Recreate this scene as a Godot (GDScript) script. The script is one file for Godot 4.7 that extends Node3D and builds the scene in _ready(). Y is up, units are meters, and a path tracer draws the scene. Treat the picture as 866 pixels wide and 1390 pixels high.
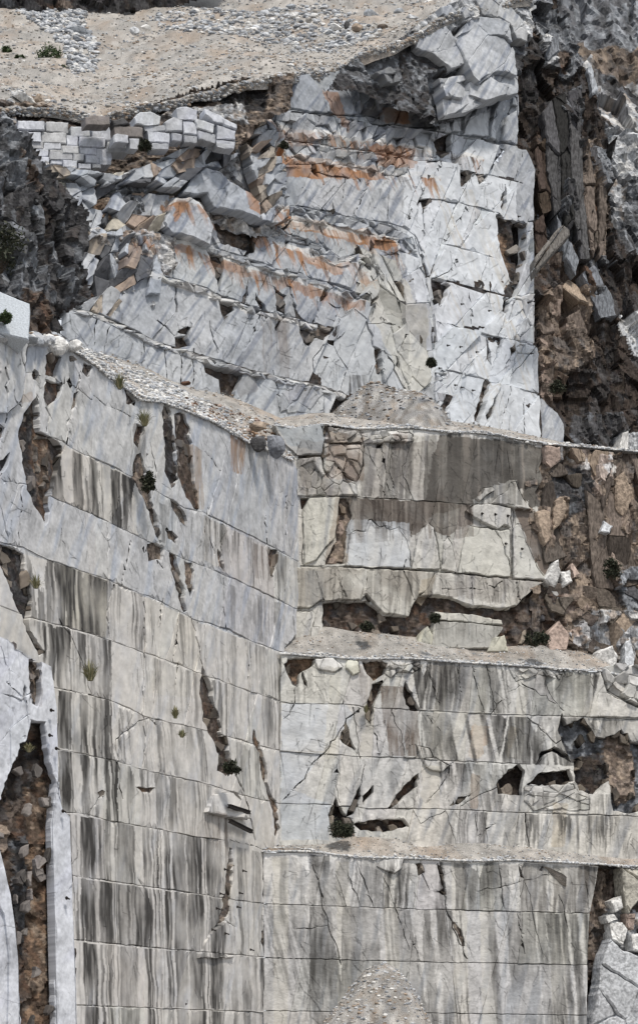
extends Node3D
# An old marble quarry: sawn benches, a receding left wall, a fractured cliff above and a scree slope on top.
# Outlines below are written as points of a 866 x 1390 drawing of the site; ray() turns such a point into a direction
# and each wall, a real plane with its own distance and bearing, turns it into metres along and up that wall.

const F := 3000.0
const CX := 433.0
const HY := 1425.0
const EYE := Vector3(0, 4, 0)

var rng := RandomNumberGenerator.new()
var n1 := FastNoiseLite.new()
var n2 := FastNoiseLite.new()
var n3 := FastNoiseLite.new()
var mats := {}
var stone_meshes := []

# linear base colours of what the place is made of
var C := {
	white = Color(.72, .72, .71), pale = Color(.53, .55, .58), grey = Color(.36, .385, .42), slate = Color(.2, .215, .24),
	dark = Color(.085, .085, .09), black = Color(.03, .03, .032), brown = Color(.072, .055, .045), tan = Color(.34, .275, .22),
	orange = Color(.28, .19, .13), rust = Color(.11, .066, .045), cream = Color(.55, .53, .47), umber = Color(.042, .033, .028),
	pink = Color(.4, .32, .28), dust = Color(.42, .4, .375), gravel = Color(.35, .34, .325), stain = Color(.052, .05, .048), ochre = Color(.43, .34, .2),
	moss = Color(.05, .055, .03), mud = Color(.165, .138, .12),
}
var PAL := {
	joint = ["umber", "brown", "dark", "black"],
	brown = ["brown", "umber", "rust", "mud", "brown", "dark"],
	rust = ["rust", "orange", "brown", "umber", "tan"],
	dark = ["black", "dark", "dark", "black", "umber", "slate"],
	char = ["black", "black", "dark", "umber"],
	mixed = ["grey", "pale", "slate", "dark", "tan", "grey", "white", "mud"],
	orangey = ["orange", "tan", "pink", "rust", "white", "pale", "grey"],
	rim = ["white", "pale", "pink", "orange", "tan", "grey", "white"],
	marble = ["pale", "grey", "grey", "pale", "slate"],
	whites = ["white", "pale", "white", "pale", "grey"],
	slates = ["slate", "dark", "grey", "dark", "black", "slate"],
	tans = ["tan", "mud", "pink", "mud", "tan", "brown", "mud"],
	muds = ["mud", "brown", "mud", "tan", "dark"],
	earth = ["umber", "brown", "umber", "black", "dark", "umber"],
	fars = ["slate", "dark", "slate", "dark", "grey"],
	scree = ["dust", "gravel", "tan", "pale", "grey", "white", "dust", "slate"],
	blues = ["pale", "grey", "white", "slate", "pale"],
}

# ------------------------------------------------------------------ geometry of the site

func ray(p: Vector2) -> Vector3:
	return Vector3((p.x - CX) / F, (HY - p.y) / F, -1.0)

func at(px: float, py: float, d: float) -> Vector3:
	return EYE + ray(Vector2(px, py)) * d

func bearing(px0: float, d0: float, k: float, batter: float, py0 := HY) -> Dictionary:
	# a wall that stands d0 metres away at px0; one metre to the right it lies k metres farther; it leans back by batter
	var o := EYE + ray(Vector2(px0, py0)) * d0
	var s := Vector3(1, 0, -k).normalized()
	var nh := Vector3(k, 0, 1).normalized()
	var t := (Vector3.UP - nh * batter).normalized()
	return {o = o, s = s, t = t, n = s.cross(t).normalized()}

func hit(W: Dictionary, p: Vector2, h := 0.0) -> Vector2:
	var r := ray(p)
	var o: Vector3 = W.o + W.n * h
	var q: Vector3 = EYE + r * ((o - EYE).dot(W.n) / r.dot(W.n)) - o
	return Vector2(q.dot(W.s), q.dot(W.t))

func on(W: Dictionary, st: Vector2, h := 0.0) -> Vector3:
	return W.o + W.s * st.x + W.t * st.y + W.n * h

func seen(q: Vector3) -> Vector2:
	var v := q - EYE
	return Vector2(CX + v.x / -v.z * F, HY - v.y / -v.z * F)

func wp(W: Dictionary, px: float, py: float, h := 0.0) -> Vector3:
	return on(W, hit(W, Vector2(px, py), h), h)

func P(a: Array) -> PackedVector2Array:
	var r := PackedVector2Array()
	for i in a.size() / 2:
		r.append(Vector2(a[i * 2], a[i * 2 + 1]))
	return r

func area(p: PackedVector2Array) -> float:
	var a := 0.0
	for i in p.size():
		var q := p[(i + 1) % p.size()]
		a += p[i].x * q.y - q.x * p[i].y
	return a * .5

func box_of(p: PackedVector2Array) -> Rect2:
	var r := Rect2(p[0], Vector2.ZERO)
	for q in p:
		r = r.expand(q)
	return r

func hashf(i: int, j: int, k: int) -> float:
	var h := (i * 374761393 + j * 668265263 + k * 1442695041) & 0x7fffffff
	h = ((h ^ (h >> 13)) * 1274126177) & 0x7fffffff
	h = h ^ (h >> 16)
	return float(h & 0xffff) / 65535.0

func ragged(p: PackedVector2Array, step: float, amp: float, sd := 0.0) -> PackedVector2Array:
	# the outline with its edges broken up
	var r := PackedVector2Array()
	for i in p.size():
		var a := p[i]
		var b := p[(i + 1) % p.size()]
		var n := maxi(1, int(a.distance_to(b) / step))
		for k in n:
			var q := a.lerp(b, float(k) / n)
			if amp > 0.0:
				q += Vector2(n2.get_noise_3d(q.x * 9.0, q.y * 9.0, sd), n2.get_noise_3d(q.x * 9.0, q.y * 9.0, sd + 71.0)) * amp
			r.append(q)
	return r

func ribbon_of(line: PackedVector2Array, half: float) -> PackedVector2Array:
	# a saw cut or a crack as a thin closed outline, pinched at its ends
	var l := PackedVector2Array()
	var r := PackedVector2Array()
	for i in line.size():
		var d := (line[mini(i + 1, line.size() - 1)] - line[maxi(i - 1, 0)]).normalized()
		var nn := Vector2(-d.y, d.x) * half * (0.8 if i == 0 or i == line.size() - 1 else 1.0)
		l.append(line[i] + nn)
		r.append(line[i] - nn)
	r.reverse()
	l.append_array(r)
	return l

var seam := 1.5
func clip_all(pieces: Array, cutter: PackedVector2Array) -> Array:
	var out := []
	var cb := box_of(cutter)
	for p in pieces:
		if not box_of(p).intersects(cb):
			out.append(p)
			continue
		var res := Geometry2D.clip_polygons(p, cutter)
		var hole := false
		for q in res:
			if Geometry2D.is_polygon_clockwise(q):
				hole = true
		if hole:
			# the hollow lies inside the piece: it parts along a joint through the hollow
			var c := cb.get_center()
			var a := seam + .22 * sin(c.x * 1.7 + c.y)
			var d := Vector2(cos(a), -sin(a)) * 3000.0
			var e := Vector2(d.y, -d.x)
			for side in [1.0, -1.0]:
				for q in Geometry2D.intersect_polygons(p, PackedVector2Array([c - d, c + d, c + d + e * side, c - d + e * side])):
					for z in Geometry2D.clip_polygons(q, cutter):
						if not Geometry2D.is_polygon_clockwise(z):
							out.append(z)
		else:
			out.append_array(res)
	return out

func shatter(poly: PackedVector2Array, cell: float, stretch: float, angle: float, sd: int) -> Array:
	# broken into angular shards: cells of scattered seeds, drawn out along ANGLE
	var r := RandomNumberGenerator.new()
	r.seed = sd
	var to := Transform2D(angle, Vector2.ZERO).affine_inverse()
	var q := PackedVector2Array()
	for p in poly:
		var v := to * p
		q.append(Vector2(v.x / stretch, v.y))
	var b := box_of(q).grow(cell)
	var seeds := []
	for i in int(b.size.x / cell) + 1:
		for j in int(b.size.y / cell) + 1:
			seeds.append(b.position + Vector2(i + r.randf_range(-.1, 1.1), j + r.randf_range(-.1, 1.1)) * cell)
	var out := []
	for a in seeds:
		var c := P([a.x - cell * 2, a.y - cell * 2, a.x + cell * 2, a.y - cell * 2, a.x + cell * 2, a.y + cell * 2, a.x - cell * 2, a.y + cell * 2])
		for o in seeds:
			if o != a and a.distance_squared_to(o) < cell * cell * 9.0:
				c = half_plane(c, (a + o) * .5, (a - o).normalized())
		if c.size() < 3:
			continue
		for z in Geometry2D.intersect_polygons(c, q):
			if Geometry2D.is_polygon_clockwise(z):
				continue
			var back := PackedVector2Array()
			for v in z:
				back.append(Transform2D(angle, Vector2.ZERO) * Vector2(v.x * stretch, v.y))
			out.append(back)
	return out

func half_plane(c: PackedVector2Array, m: Vector2, d: Vector2) -> PackedVector2Array:
	var r := PackedVector2Array()
	for i in c.size():
		var a := c[i]
		var b := c[(i + 1) % c.size()]
		var fa := (a - m).dot(d)
		var fb := (b - m).dot(d)
		if fa >= 0:
			r.append(a)
		if (fa >= 0) != (fb >= 0):
			r.append(a.lerp(b, fa / (fa - fb)))
	return r

# ------------------------------------------------------------------ nodes

func tag(o: Node, label := "", category := "", group := "", kind := "") -> void:
	if label: o.set_meta("label", label)
	if category: o.set_meta("category", category)
	if group: o.set_meta("group", group)
	if kind: o.set_meta("kind", kind)

func numbered(called: String, parent: Node) -> String:
	if not parent.has_node(called):
		return called
	var i := 1
	while parent.has_node("%s_%03d" % [called, i]):
		i += 1
	return "%s_%03d" % [called, i]

var counts := {}
func put(parent: Node, called: String, m: Mesh, mat: Material, where := Vector3.ZERO) -> MeshInstance3D:
	var o := MeshInstance3D.new()
	var key := str(parent.get_instance_id()) + called
	var i: int = counts.get(key, 0)
	counts[key] = i + 1
	o.name = called if i == 0 else "%s_%03d" % [called, i]
	o.mesh = m
	o.material_override = mat
	o.position = where
	parent.add_child(o, true)
	return o

func thing(called: String, label: String, category: String, where := Vector3.ZERO, group := "") -> Node3D:
	var o := Node3D.new()
	var i: int = counts.get("top" + called, 0)
	counts["top" + called] = i + 1
	o.name = called if i == 0 else "%s_%03d" % [called, i]
	add_child(o, true)
	o.position = where
	tag(o, label, category, group)
	return o

# ------------------------------------------------------------------ one piece of rock: an outline on a wall with its own edges, depth and slope

func piece(parent: Node3D, W: Dictionary, px: PackedVector2Array, h: float, o := {}) -> MeshInstance3D:
	var skirt: float = o.get("skirt", .9)
	var bev: float = o.get("bevel", .06)
	var rough: float = o.get("rough", .03)
	var flat: bool = o.get("flat", false)
	var tone: Color = o.get("tone", Color.WHITE)
	var jag: float = o.get("jag", .7)
	var poly := ragged(px, o.get("step", 5.0), jag, h * 3.0)
	var st := PackedVector2Array()
	for p in poly:
		var q := hit(W, p, h)
		if st.is_empty() or (q.distance_to(st[-1]) > .05 and q.distance_to(st[0]) > .05):
			st.append(q)
	if st.size() < 3:
		return null
	if area(st) < 0:
		st.reverse()
	var A := area(st)
	if A < .06:
		return null
	var mid := Vector2.ZERO
	for q in st:
		mid += q / st.size()
	var tilt: Vector2 = o.get("tilt", Vector2.ZERO)
	var pts := st.duplicate()
	var nb := st.size()
	bev = minf(bev, sqrt(A) * .12)
	for ring in Geometry2D.offset_polygon(st, -bev):
		if not Geometry2D.is_polygon_clockwise(ring):
			for q in ring:
				pts.append(q)
	var g := clampf(sqrt(A / o.get("cells", 40.0)), .45, 2.2)
	var b := box_of(st)
	for ring in Geometry2D.offset_polygon(st, -maxf(bev * 1.6, g * .45)):
		if Geometry2D.is_polygon_clockwise(ring):
			continue
		var y := b.position.y
		while y < b.end.y:
			var x := b.position.x
			while x < b.end.x:
				var q := Vector2(x + rng.randf_range(0, g * .5), y + rng.randf_range(0, g * .5))
				if Geometry2D.is_point_in_polygon(q, ring):
					pts.append(q)
				x += g
			y += g
	var known := {}
	for i in pts.size():
		var key := Vector2i((pts[i] * 400.0).round())
		if known.has(key) and i >= nb:
			pts[i] += Vector2(hashf(i, 1, 8) - .5, hashf(i, 2, 8) - .5) * .02
		known[key] = true
	var tri := Geometry2D.triangulate_delaunay(pts)
	var covered := 0.0
	for i in tri.size() / 3:
		var a := pts[tri[i * 3]]
		var c := pts[tri[i * 3 + 1]]
		var d := pts[tri[i * 3 + 2]]
		if Geometry2D.is_point_in_polygon((a + c + d) / 3.0, st):
			covered += absf((c - a).cross(d - a)) * .5
	if absf(covered - A) > A * .03:
		tri = Geometry2D.triangulate_polygon(st)
		bev = .0
	var pos := PackedVector3Array()
	for i in pts.size():
		var q := pts[i]
		var z := h + tilt.dot(q - mid)
		if i < nb:
			z -= bev * (.7 + .6 * hashf(i, nb, 3))
		else:
			z += rough * n1.get_noise_2d(q.x * 22.0, q.y * 22.0) * 2.0 + rough * .6 * n2.get_noise_2d(q.x * 55.0, q.y * 55.0)
		pos.append(on(W, q, z))
	var v := PackedVector3Array()
	var nn := PackedVector3Array()
	var uv := PackedVector2Array()
	var origin := on(W, mid, h)
	var plane_n: Vector3 = (W.n - W.s * tilt.x - W.t * tilt.y).normalized()
	for i in tri.size() / 3:
		var ids := [tri[i * 3], tri[i * 3 + 1], tri[i * 3 + 2]]
		var cen := (pts[ids[0]] + pts[ids[1]] + pts[ids[2]]) / 3.0
		if not Geometry2D.is_point_in_polygon(cen, st):
			continue
		var fn := (pos[ids[1]] - pos[ids[0]]).cross(pos[ids[2]] - pos[ids[0]])
		if fn.length() < 1e-7:
			continue
		fn = fn.normalized()
		if fn.dot(W.n) < 0:
			fn = -fn
		else:
			ids = [ids[0], ids[2], ids[1]]
		var edge: bool = ids[0] < nb or ids[1] < nb or ids[2] < nb
		for k in ids:
			v.append(pos[k] - origin)
			nn.append(fn if flat or edge else (plane_n + fn).normalized())
			uv.append(tex_uv(W, pts[k]))
	for i in nb:
		var j := (i + 1) % nb
		var a := pos[i]
		var c := pos[j]
		var d := on(W, st[j] , h - skirt)
		var e := on(W, st[i], h - skirt)
		var fn := (c - a).cross(e - a).normalized()
		var away: Vector3 = W.s * (st[j].y - st[i].y) - W.t * (st[j].x - st[i].x)
		var quad := [a, e, c, c, e, d] if fn.dot(away) > 0 else [a, c, e, c, d, e]
		if fn.dot(away) < 0:
			fn = -fn
		for q in quad:
			v.append(q - origin)
			nn.append(fn)
			uv.append(tex_uv(W, st[i] if (q == a or q == e) else st[j]))
	var col := PackedColorArray()
	col.resize(v.size())
	col.fill(tone)
	if o.has("into") and absf(area(px)) < 80.0:
		# too small to pick out singly: joined with the other chips of this wall
		var all: Dictionary = o.into
		for i in v.size():
			all.v.append(v[i] + origin)
		all.n.append_array(nn)
		all.uv.append_array(uv)
		all.c.append_array(col)
		return null
	return put(parent, o.get("name", "marble_panel"), mesh_of(v, nn, uv, col), o.get("mat", W.get("mat")), origin)

func mesh_of(v: PackedVector3Array, nn: PackedVector3Array, uv: PackedVector2Array, col: PackedColorArray) -> ArrayMesh:
	var arr := []
	arr.resize(Mesh.ARRAY_MAX)
	arr[Mesh.ARRAY_VERTEX] = v
	arr[Mesh.ARRAY_NORMAL] = nn
	arr[Mesh.ARRAY_TEX_UV] = uv
	arr[Mesh.ARRAY_COLOR] = col
	var m := ArrayMesh.new()
	m.add_surface_from_arrays(Mesh.PRIMITIVE_TRIANGLES, arr)
	return m

func chips() -> Dictionary:
	return {v = PackedVector3Array(), n = PackedVector3Array(), uv = PackedVector2Array(), c = PackedColorArray()}

func chips_done(root: Node3D, all: Dictionary, mat: Material) -> void:
	if all.v.size():
		put(root, "small_shards", mesh_of(all.v, all.n, all.uv, all.c), mat).set_meta("kind", "stuff")

func band(line: Array, a: float, b: float) -> Array:
	var r := []
	var back := []
	for i in line.size() / 2:
		r.append_array([line[i * 2], line[i * 2 + 1] + a])
		back.push_front(line[i * 2 + 1] + b)
		back.push_front(line[i * 2])
	return r + back

func jumble(root: Node3D, W: Dictionary, px: Array, cell: float, stretch: float, ang: float, h: float, jit: float, tilt: float, tones: Array, mat: Material, all: Dictionary, o := {}) -> void:
	# broken rock: shards of several kinds of stone wedged together
	for p in shatter(P(px), cell, stretch, ang, int(px[0] * 5 + px[1])):
		if absf(area(p)) < 4.0 or rng.randf() < o.get("gaps", .0):
			continue
		var c: Color = tones[rng.randi() % tones.size()]
		piece(root, W, p, h + rng.randf_range(-1, 1) * jit + stepped(o, middle(p)), {name = "rock_shard", mat = mat, into = all, tone = c * rng.randf_range(.85, 1.15), tilt = Vector2(rng.randfn(), rng.randfn()) * tilt, flat = true, rough = .12, cells = 14.0, jag = 1.6, step = 5.0, bevel = .1, skirt = 1.2 + jit})

func tex_uv(W: Dictionary, q: Vector2) -> Vector2:
	var r: Rect2 = W.get("rect", Rect2(0, 0, 10, 10))
	return Vector2((q.x - r.position.x) / r.size.x, 1.0 - (q.y - r.position.y) / r.size.y)

# ------------------------------------------------------------------ what the rock of a wall is stained with, drawn in metres along and up the wall

func canvas(W: Dictionary, region: PackedVector2Array, ds: float, dt: float, a: Color, b: Color, c: Color, vein_angle: float, vein_scale: Vector2, sd: int) -> void:
	var st := PackedVector2Array()
	for p in region:
		st.append(hit(W, p))
	W.rect = box_of(st).grow(1.5)
	W.w = int(W.rect.size.x * ds)
	W.h = int(W.rect.size.y * dt)
	W.ds = ds
	W.dt = dt
	var pix := PackedFloat32Array()
	pix.resize(W.w * W.h * 3)
	var ca := cos(vein_angle)
	var sa := sin(vein_angle)
	var i := 0
	for y in W.h:
		var t: float = W.rect.end.y - (y + .5) / dt
		for x in W.w:
			var s: float = W.rect.position.x + (x + .5) / ds
			var u := (s * ca + t * sa) * vein_scale.x
			var v := (-s * sa + t * ca) * vein_scale.y
			var k := .5 + .7 * n1.get_noise_3d(s * 7.0, t * 7.0, sd)
			var g := n3.get_noise_3d(u, v, sd)
			var f := n2.get_noise_3d(s * 70.0, t * 70.0, sd)
			var col := a.lerp(b, clampf(k, 0, 1))
			var w := clampf(g * 2.2 - .1, 0.0, 1.0)
			var fine := n2.get_noise_3d(s * 240.0, t * 240.0, sd + 5.0)
			var spall := smoothstep(.22, .4, n2.get_noise_3d(s * 26.0, t * 20.0, sd + 9.0)) * .16
			var l := (1.0 + .26 * f + .22 * g + .2 * fine) * (1.0 - spall)
			pix[i] = (col.r + (c.r - col.r) * w) * l
			pix[i + 1] = (col.g + (c.g - col.g) * w) * l
			pix[i + 2] = (col.b + (c.b - col.b) * w) * l
			i += 3
	W.pix = pix

func hairlines(W: Dictionary, px: Array, n: int, ang: float, spread: float, reach: float, dark := .6) -> void:
	# fine dirt-filled cracks that wander over the rock
	var pix: PackedFloat32Array = W.pix
	var poly := P(px)
	var b := box_of(poly)
	var r := RandomNumberGenerator.new()
	r.seed = int(px[0] * 31 + px[1] * 7 + n)
	for k in n:
		var p := b.position + Vector2(r.randf(), r.randf()) * b.size
		if not Geometry2D.is_point_in_polygon(p, poly):
			continue
		var s := hit(W, p)
		var q := Vector2((s.x - W.rect.position.x) * W.ds, (W.rect.end.y - s.y) * W.dt)
		var a := ang + r.randfn() * spread
		var l: float = reach * W.dt * (.3 + 1.2 * r.randf() * r.randf())
		var str := dark * r.randf_range(.45, 1.1)
		var broad := 3 if r.randf() < .22 else 2
		var i := 0.0
		while i < l:
			a += r.randfn() * .035
			if r.randf() < .05:
				a += r.randfn() * .7
			q += Vector2(cos(a) * W.ds / W.dt, sin(a)) * .7
			i += .7
			var x := int(q.x)
			var y := int(q.y)
			if x < 0 or y < 0 or x >= W.w - 1 or y >= W.h:
				break
			var al: float = str * (1.0 - i / l * .7) * r.randf_range(.5, 1.0)
			for e in broad:
				if x + e >= W.w:
					break
				var o: int = (y * W.w + x + e) * 3
				var w: float = minf(al, .92) * (1.0 - absf(q.x - x - e) / (broad * .5))
				for c in 3:
					pix[o + c] *= 1.0 - maxf(w, 0.0)
	W.pix = pix

func columns(W: Dictionary, px: PackedVector2Array) -> Array:
	# for every texture column under the outline: [x, top, bottom] spans
	var q := PackedVector2Array()
	for p in px:
		var s := hit(W, p)
		q.append(Vector2((s.x - W.rect.position.x) * W.ds, (W.rect.end.y - s.y) * W.dt))
	var b := box_of(q)
	var out := []
	for x in range(maxi(0, int(b.position.x)), mini(W.w, int(b.end.x) + 1)):
		var xc := x + .5
		var ys := []
		for i in q.size():
			var a := q[i]
			var c := q[(i + 1) % q.size()]
			if (a.x <= xc) != (c.x <= xc):
				ys.append(a.y + (c.y - a.y) * (xc - a.x) / (c.x - a.x))
		ys.sort()
		for i in ys.size() / 2:
			out.append([x, maxf(ys[i * 2], 0), minf(ys[i * 2 + 1], W.h)])
	return out

func tint(W: Dictionary, px: Array, col: Color, alpha: float, rag := 2.5, patchy := .35) -> void:
	var pix: PackedFloat32Array = W.pix
	var w: int = W.w
	for sp in columns(W, ragged(P(px), 4.0, rag, col.r * 50.0)):
		var x: int = sp[0]
		var s: float = x / W.ds
		for y in range(int(sp[1]), int(sp[2])):
			var t: float = y / W.dt
			var al := alpha * clampf(1.0 - patchy + patchy * 2.0 * (n2.get_noise_3d(s * 18.0, t * 18.0, 9.0) + .35), 0, 1)
			var i := (y * w + x) * 3
			var f := 1.0 + .22 * n3.get_noise_2d(s * 60.0, t * 60.0)
			pix[i] += (col.r * f - pix[i]) * al
			pix[i + 1] += (col.g * f - pix[i + 1]) * al
			pix[i + 2] += (col.b * f - pix[i + 2]) * al
	W.pix = pix

func streaks(W: Dictionary, px: Array, dens: float, dark: float, col: Color, reach := 1.2, slant := 0.0, wide := 1.0, sd := 0.0) -> void:
	# run-off stains that start at the top of the outline and thin out downwards
	var pix: PackedFloat32Array = W.pix
	var w: int = W.w
	var spans := columns(W, ragged(P(px), 6.0, 1.5, sd))
	if spans.is_empty():
		return
	var pad := 200
	var amt := PackedFloat32Array()
	var far := PackedFloat32Array()
	amt.resize(w + pad * 2)
	far.resize(w + pad * 2)
	for x in w + pad * 2:
		var s: float = (x - pad) / W.ds / wide
		s += 1.3 * n1.get_noise_2d(s * 11.0, sd * 3.0 + 60.0)
		var k := .5 * n1.get_noise_2d(s * 38.0, sd * 13.0 + 5.0) + .42 * n1.get_noise_2d(s * 130.0, sd * 7.0) + .28 * n1.get_noise_2d(s * 330.0, sd * 3.0)
		amt[x] = smoothstep(.22 - dens, .44 - dens, k + .1) * clampf(1.0 + .6 * n1.get_noise_2d(s * 9.0, sd * 11.0 + 3.0), .4, 1.0)
		far[x] = reach * (.25 + 1.1 * absf(n1.get_noise_2d(s * 90.0, sd * 5.0 + 40.0)) + .35 * hashf(x / 2, int(sd), 4))
	var soft := amt.duplicate()
	for x in range(1, amt.size() - 1):
		amt[x] = soft[x] * .7 + soft[x - 1] * .15 + soft[x + 1] * .15
	for sp in spans:
		var x: int = sp[0]
		var top: float = sp[1]
		var H: float = maxf(sp[2] - top, 1.0)
		for y in range(int(top), int(sp[2])):
			var ix := clampi(int(x + .5 - slant * (y - top) + 1.6 * n1.get_noise_2d(x * 4.0, y * 2.2 + sd * 50.0)) + pad, 0, w + pad * 2 - 1)
			var k := amt[ix]
			if k < .02:
				continue
			var f := (y - top) / H / far[ix]
			var late := .8 * maxf(n1.get_noise_2d(ix * 3.1, sd * 17.0) - .55, 0.0)
			f -= late
			if f < 0.0:
				continue
			var al := 1.12 * dark * k * (1.0 - smoothstep(.45, 1.15, f)) * (.88 + .45 * n2.get_noise_2d(x * 12.0, y * 1.6)) * clampf(.95 + .8 * n1.get_noise_2d(x / W.ds * 15.0 + sd * 9.0, y / W.dt * 11.0), .3, 1.0)
			if al <= 0.0:
				continue
			al = minf(al, 1.0)
			var i := (y * w + x) * 3
			pix[i] += (col.r - pix[i]) * al
			pix[i + 1] += (col.g - pix[i + 1]) * al
			pix[i + 2] += (col.b - pix[i + 2]) * al
	W.pix = pix

func finish(W: Dictionary, relief := 3.0, sd := 1) -> void:
	var im := Image.create_from_data(W.w, W.h, false, Image.FORMAT_RGBF, W.pix.to_byte_array())
	W.erase("pix")
	var m := StandardMaterial3D.new()
	m.albedo_texture = ImageTexture.create_from_image(im)
	m.vertex_color_use_as_albedo = true
	m.roughness = .88
	m.metallic_specular = .3
	var bn := FastNoiseLite.new()
	bn.seed = sd
	bn.frequency = .02
	bn.fractal_octaves = 5
	bn.fractal_gain = .6
	m.heightmap_enabled = true
	m.heightmap_texture = ImageTexture.create_from_image(bn.get_image(768, 768))
	m.heightmap_scale = relief * 3.0
	W.mat = m

# ------------------------------------------------------------------ rough rock: broken facets at two sizes on a wall plane

func facet(p: Vector2, size: Vector2, ang: float, tiltmax: float, offmax: float, sd: int) -> Vector2:
	# x: height; y: the facet's own number 0..1
	var ca := cos(ang)
	var sa := sin(ang)
	var q := Vector2((p.x * ca + p.y * sa) / size.x, (-p.x * sa + p.y * ca) / size.y)
	var ci := floori(q.x)
	var cj := floori(q.y)
	var best := 1e9
	var bi := 0
	var bj := 0
	var bd := Vector2.ZERO
	for i in range(ci - 1, ci + 2):
		for j in range(cj - 1, cj + 2):
			var d := q - Vector2(i + .1 + .8 * hashf(i, j, sd), j + .1 + .8 * hashf(i, j, sd + 1))
			var l := d.length_squared()
			if l < best:
				best = l
				bi = i
				bj = j
				bd = d
	var tx := (hashf(bi, bj, sd + 2) * 2.0 - 1.0) * tiltmax
	var ty := (hashf(bi, bj, sd + 3) * 2.0 - 1.0) * tiltmax
	return Vector2((hashf(bi, bj, sd + 4) - .5) * offmax + bd.x * tx * size.x + bd.y * ty * size.y, hashf(bi, bj, sd + 5))

func rough_rock(parent: Node3D, called: String, W: Dictionary, region: PackedVector2Array, cell: float, h0: float, o: Dictionary, patches: Array, mat: Material, cover := []) -> MeshInstance3D:
	# patches: [outline, palette, extra depth]; cover: outlines that lie hidden behind panels
	var big: Vector2 = o.get("big", Vector2(3, 4))
	var small: Vector2 = o.get("small", Vector2(.9, 1.2))
	var ang: float = o.get("angle", 0.0)
	var amp: float = o.get("amp", 1.0)
	var sd: int = o.get("seed", 1)
	var base: Array = PAL[o.get("pal", "joint")]
	var top: float = o.get("limit", 99.0)
	var st := PackedVector2Array()
	for p in region:
		st.append(hit(W, p, h0))
	var b := box_of(st)
	var nx := int(b.size.x / cell) + 1
	var ny := int(b.size.y / cell) + 1
	var ps := []
	for e in patches:
		var pp: PackedVector2Array = e[0] if e[0] is PackedVector2Array else P(e[0])
		ps.append([ragged(pp, 5.0, o.get("rag", 3.0), 3.0), PAL[e[1]], e[2] if e.size() > 2 else 0.0, box_of(pp).grow(4)])
	var pos := PackedVector3Array()
	var cols := PackedColorArray()
	var keep := PackedByteArray()
	pos.resize((nx + 1) * (ny + 1))
	cols.resize(pos.size())
	keep.resize(pos.size())
	var rreg := ragged(region, 6.0, o.get("edge", 2.0), 5.0)
	for j in ny + 1:
		for i in nx + 1:
			var q := b.position + Vector2(i, j) * cell
			var id := j * (nx + 1) + i
			var px := seen(on(W, q, h0))
			keep[id] = 1 if Geometry2D.is_point_in_polygon(px, rreg) else 0
			if not keep[id] and not (Geometry2D.is_point_in_polygon(px + Vector2(4, 0), rreg) or Geometry2D.is_point_in_polygon(px - Vector2(4, 0), rreg) or Geometry2D.is_point_in_polygon(px + Vector2(0, 5), rreg) or Geometry2D.is_point_in_polygon(px - Vector2(0, 5), rreg)):
				continue
			var wq := q + Vector2(n1.get_noise_2d(q.x * 12.0, q.y * 12.0), n1.get_noise_2d(q.x * 12.0 + 90.0, q.y * 12.0)) * .8
			var fb := facet(wq, big, ang, .36 * amp, .5 * amp, sd)
			var fs := facet(wq, small, ang + .4, .28 * amp, .14 * amp, sd + 20)
			var z := fb.x + fs.x + .35 * amp * (.35 - absf(n2.get_noise_2d(q.x * 30.0 / small.x, q.y * 30.0 / small.y))) + .1 * amp * n2.get_noise_2d(q.x * 80.0, q.y * 80.0)
			var pal := base
			for e in ps:
				if e[3].has_point(px) and Geometry2D.is_point_in_polygon(px, e[0]):
					pal = e[1]
					z += e[2]
			if z > top:
				z = top - .1 * fs.y
			z += stepped(o, px)
			var pick := fposmod(fb.y * 1.7 + fs.y * .83 + .25 * n1.get_noise_2d(q.x * 9.0, q.y * 9.0), 1.0)
			var cc: Color = C[pal[mini(int(pick * pal.size()), pal.size() - 1)]]
			var mean := Color(0, 0, 0)
			for nm in pal:
				mean += C[nm] / pal.size()
			cc = mean.lerp(cc, .6)
			pos[id] = on(W, q, h0 + z)
			cols[id] = cc * (1.0 + .45 * n2.get_noise_2d(q.x * 90.0, q.y * 90.0) + .2 * (fs.y - .5))
	return put(parent, called, quads(pos, cols, keep, nx, ny, W.n), mat)

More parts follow.
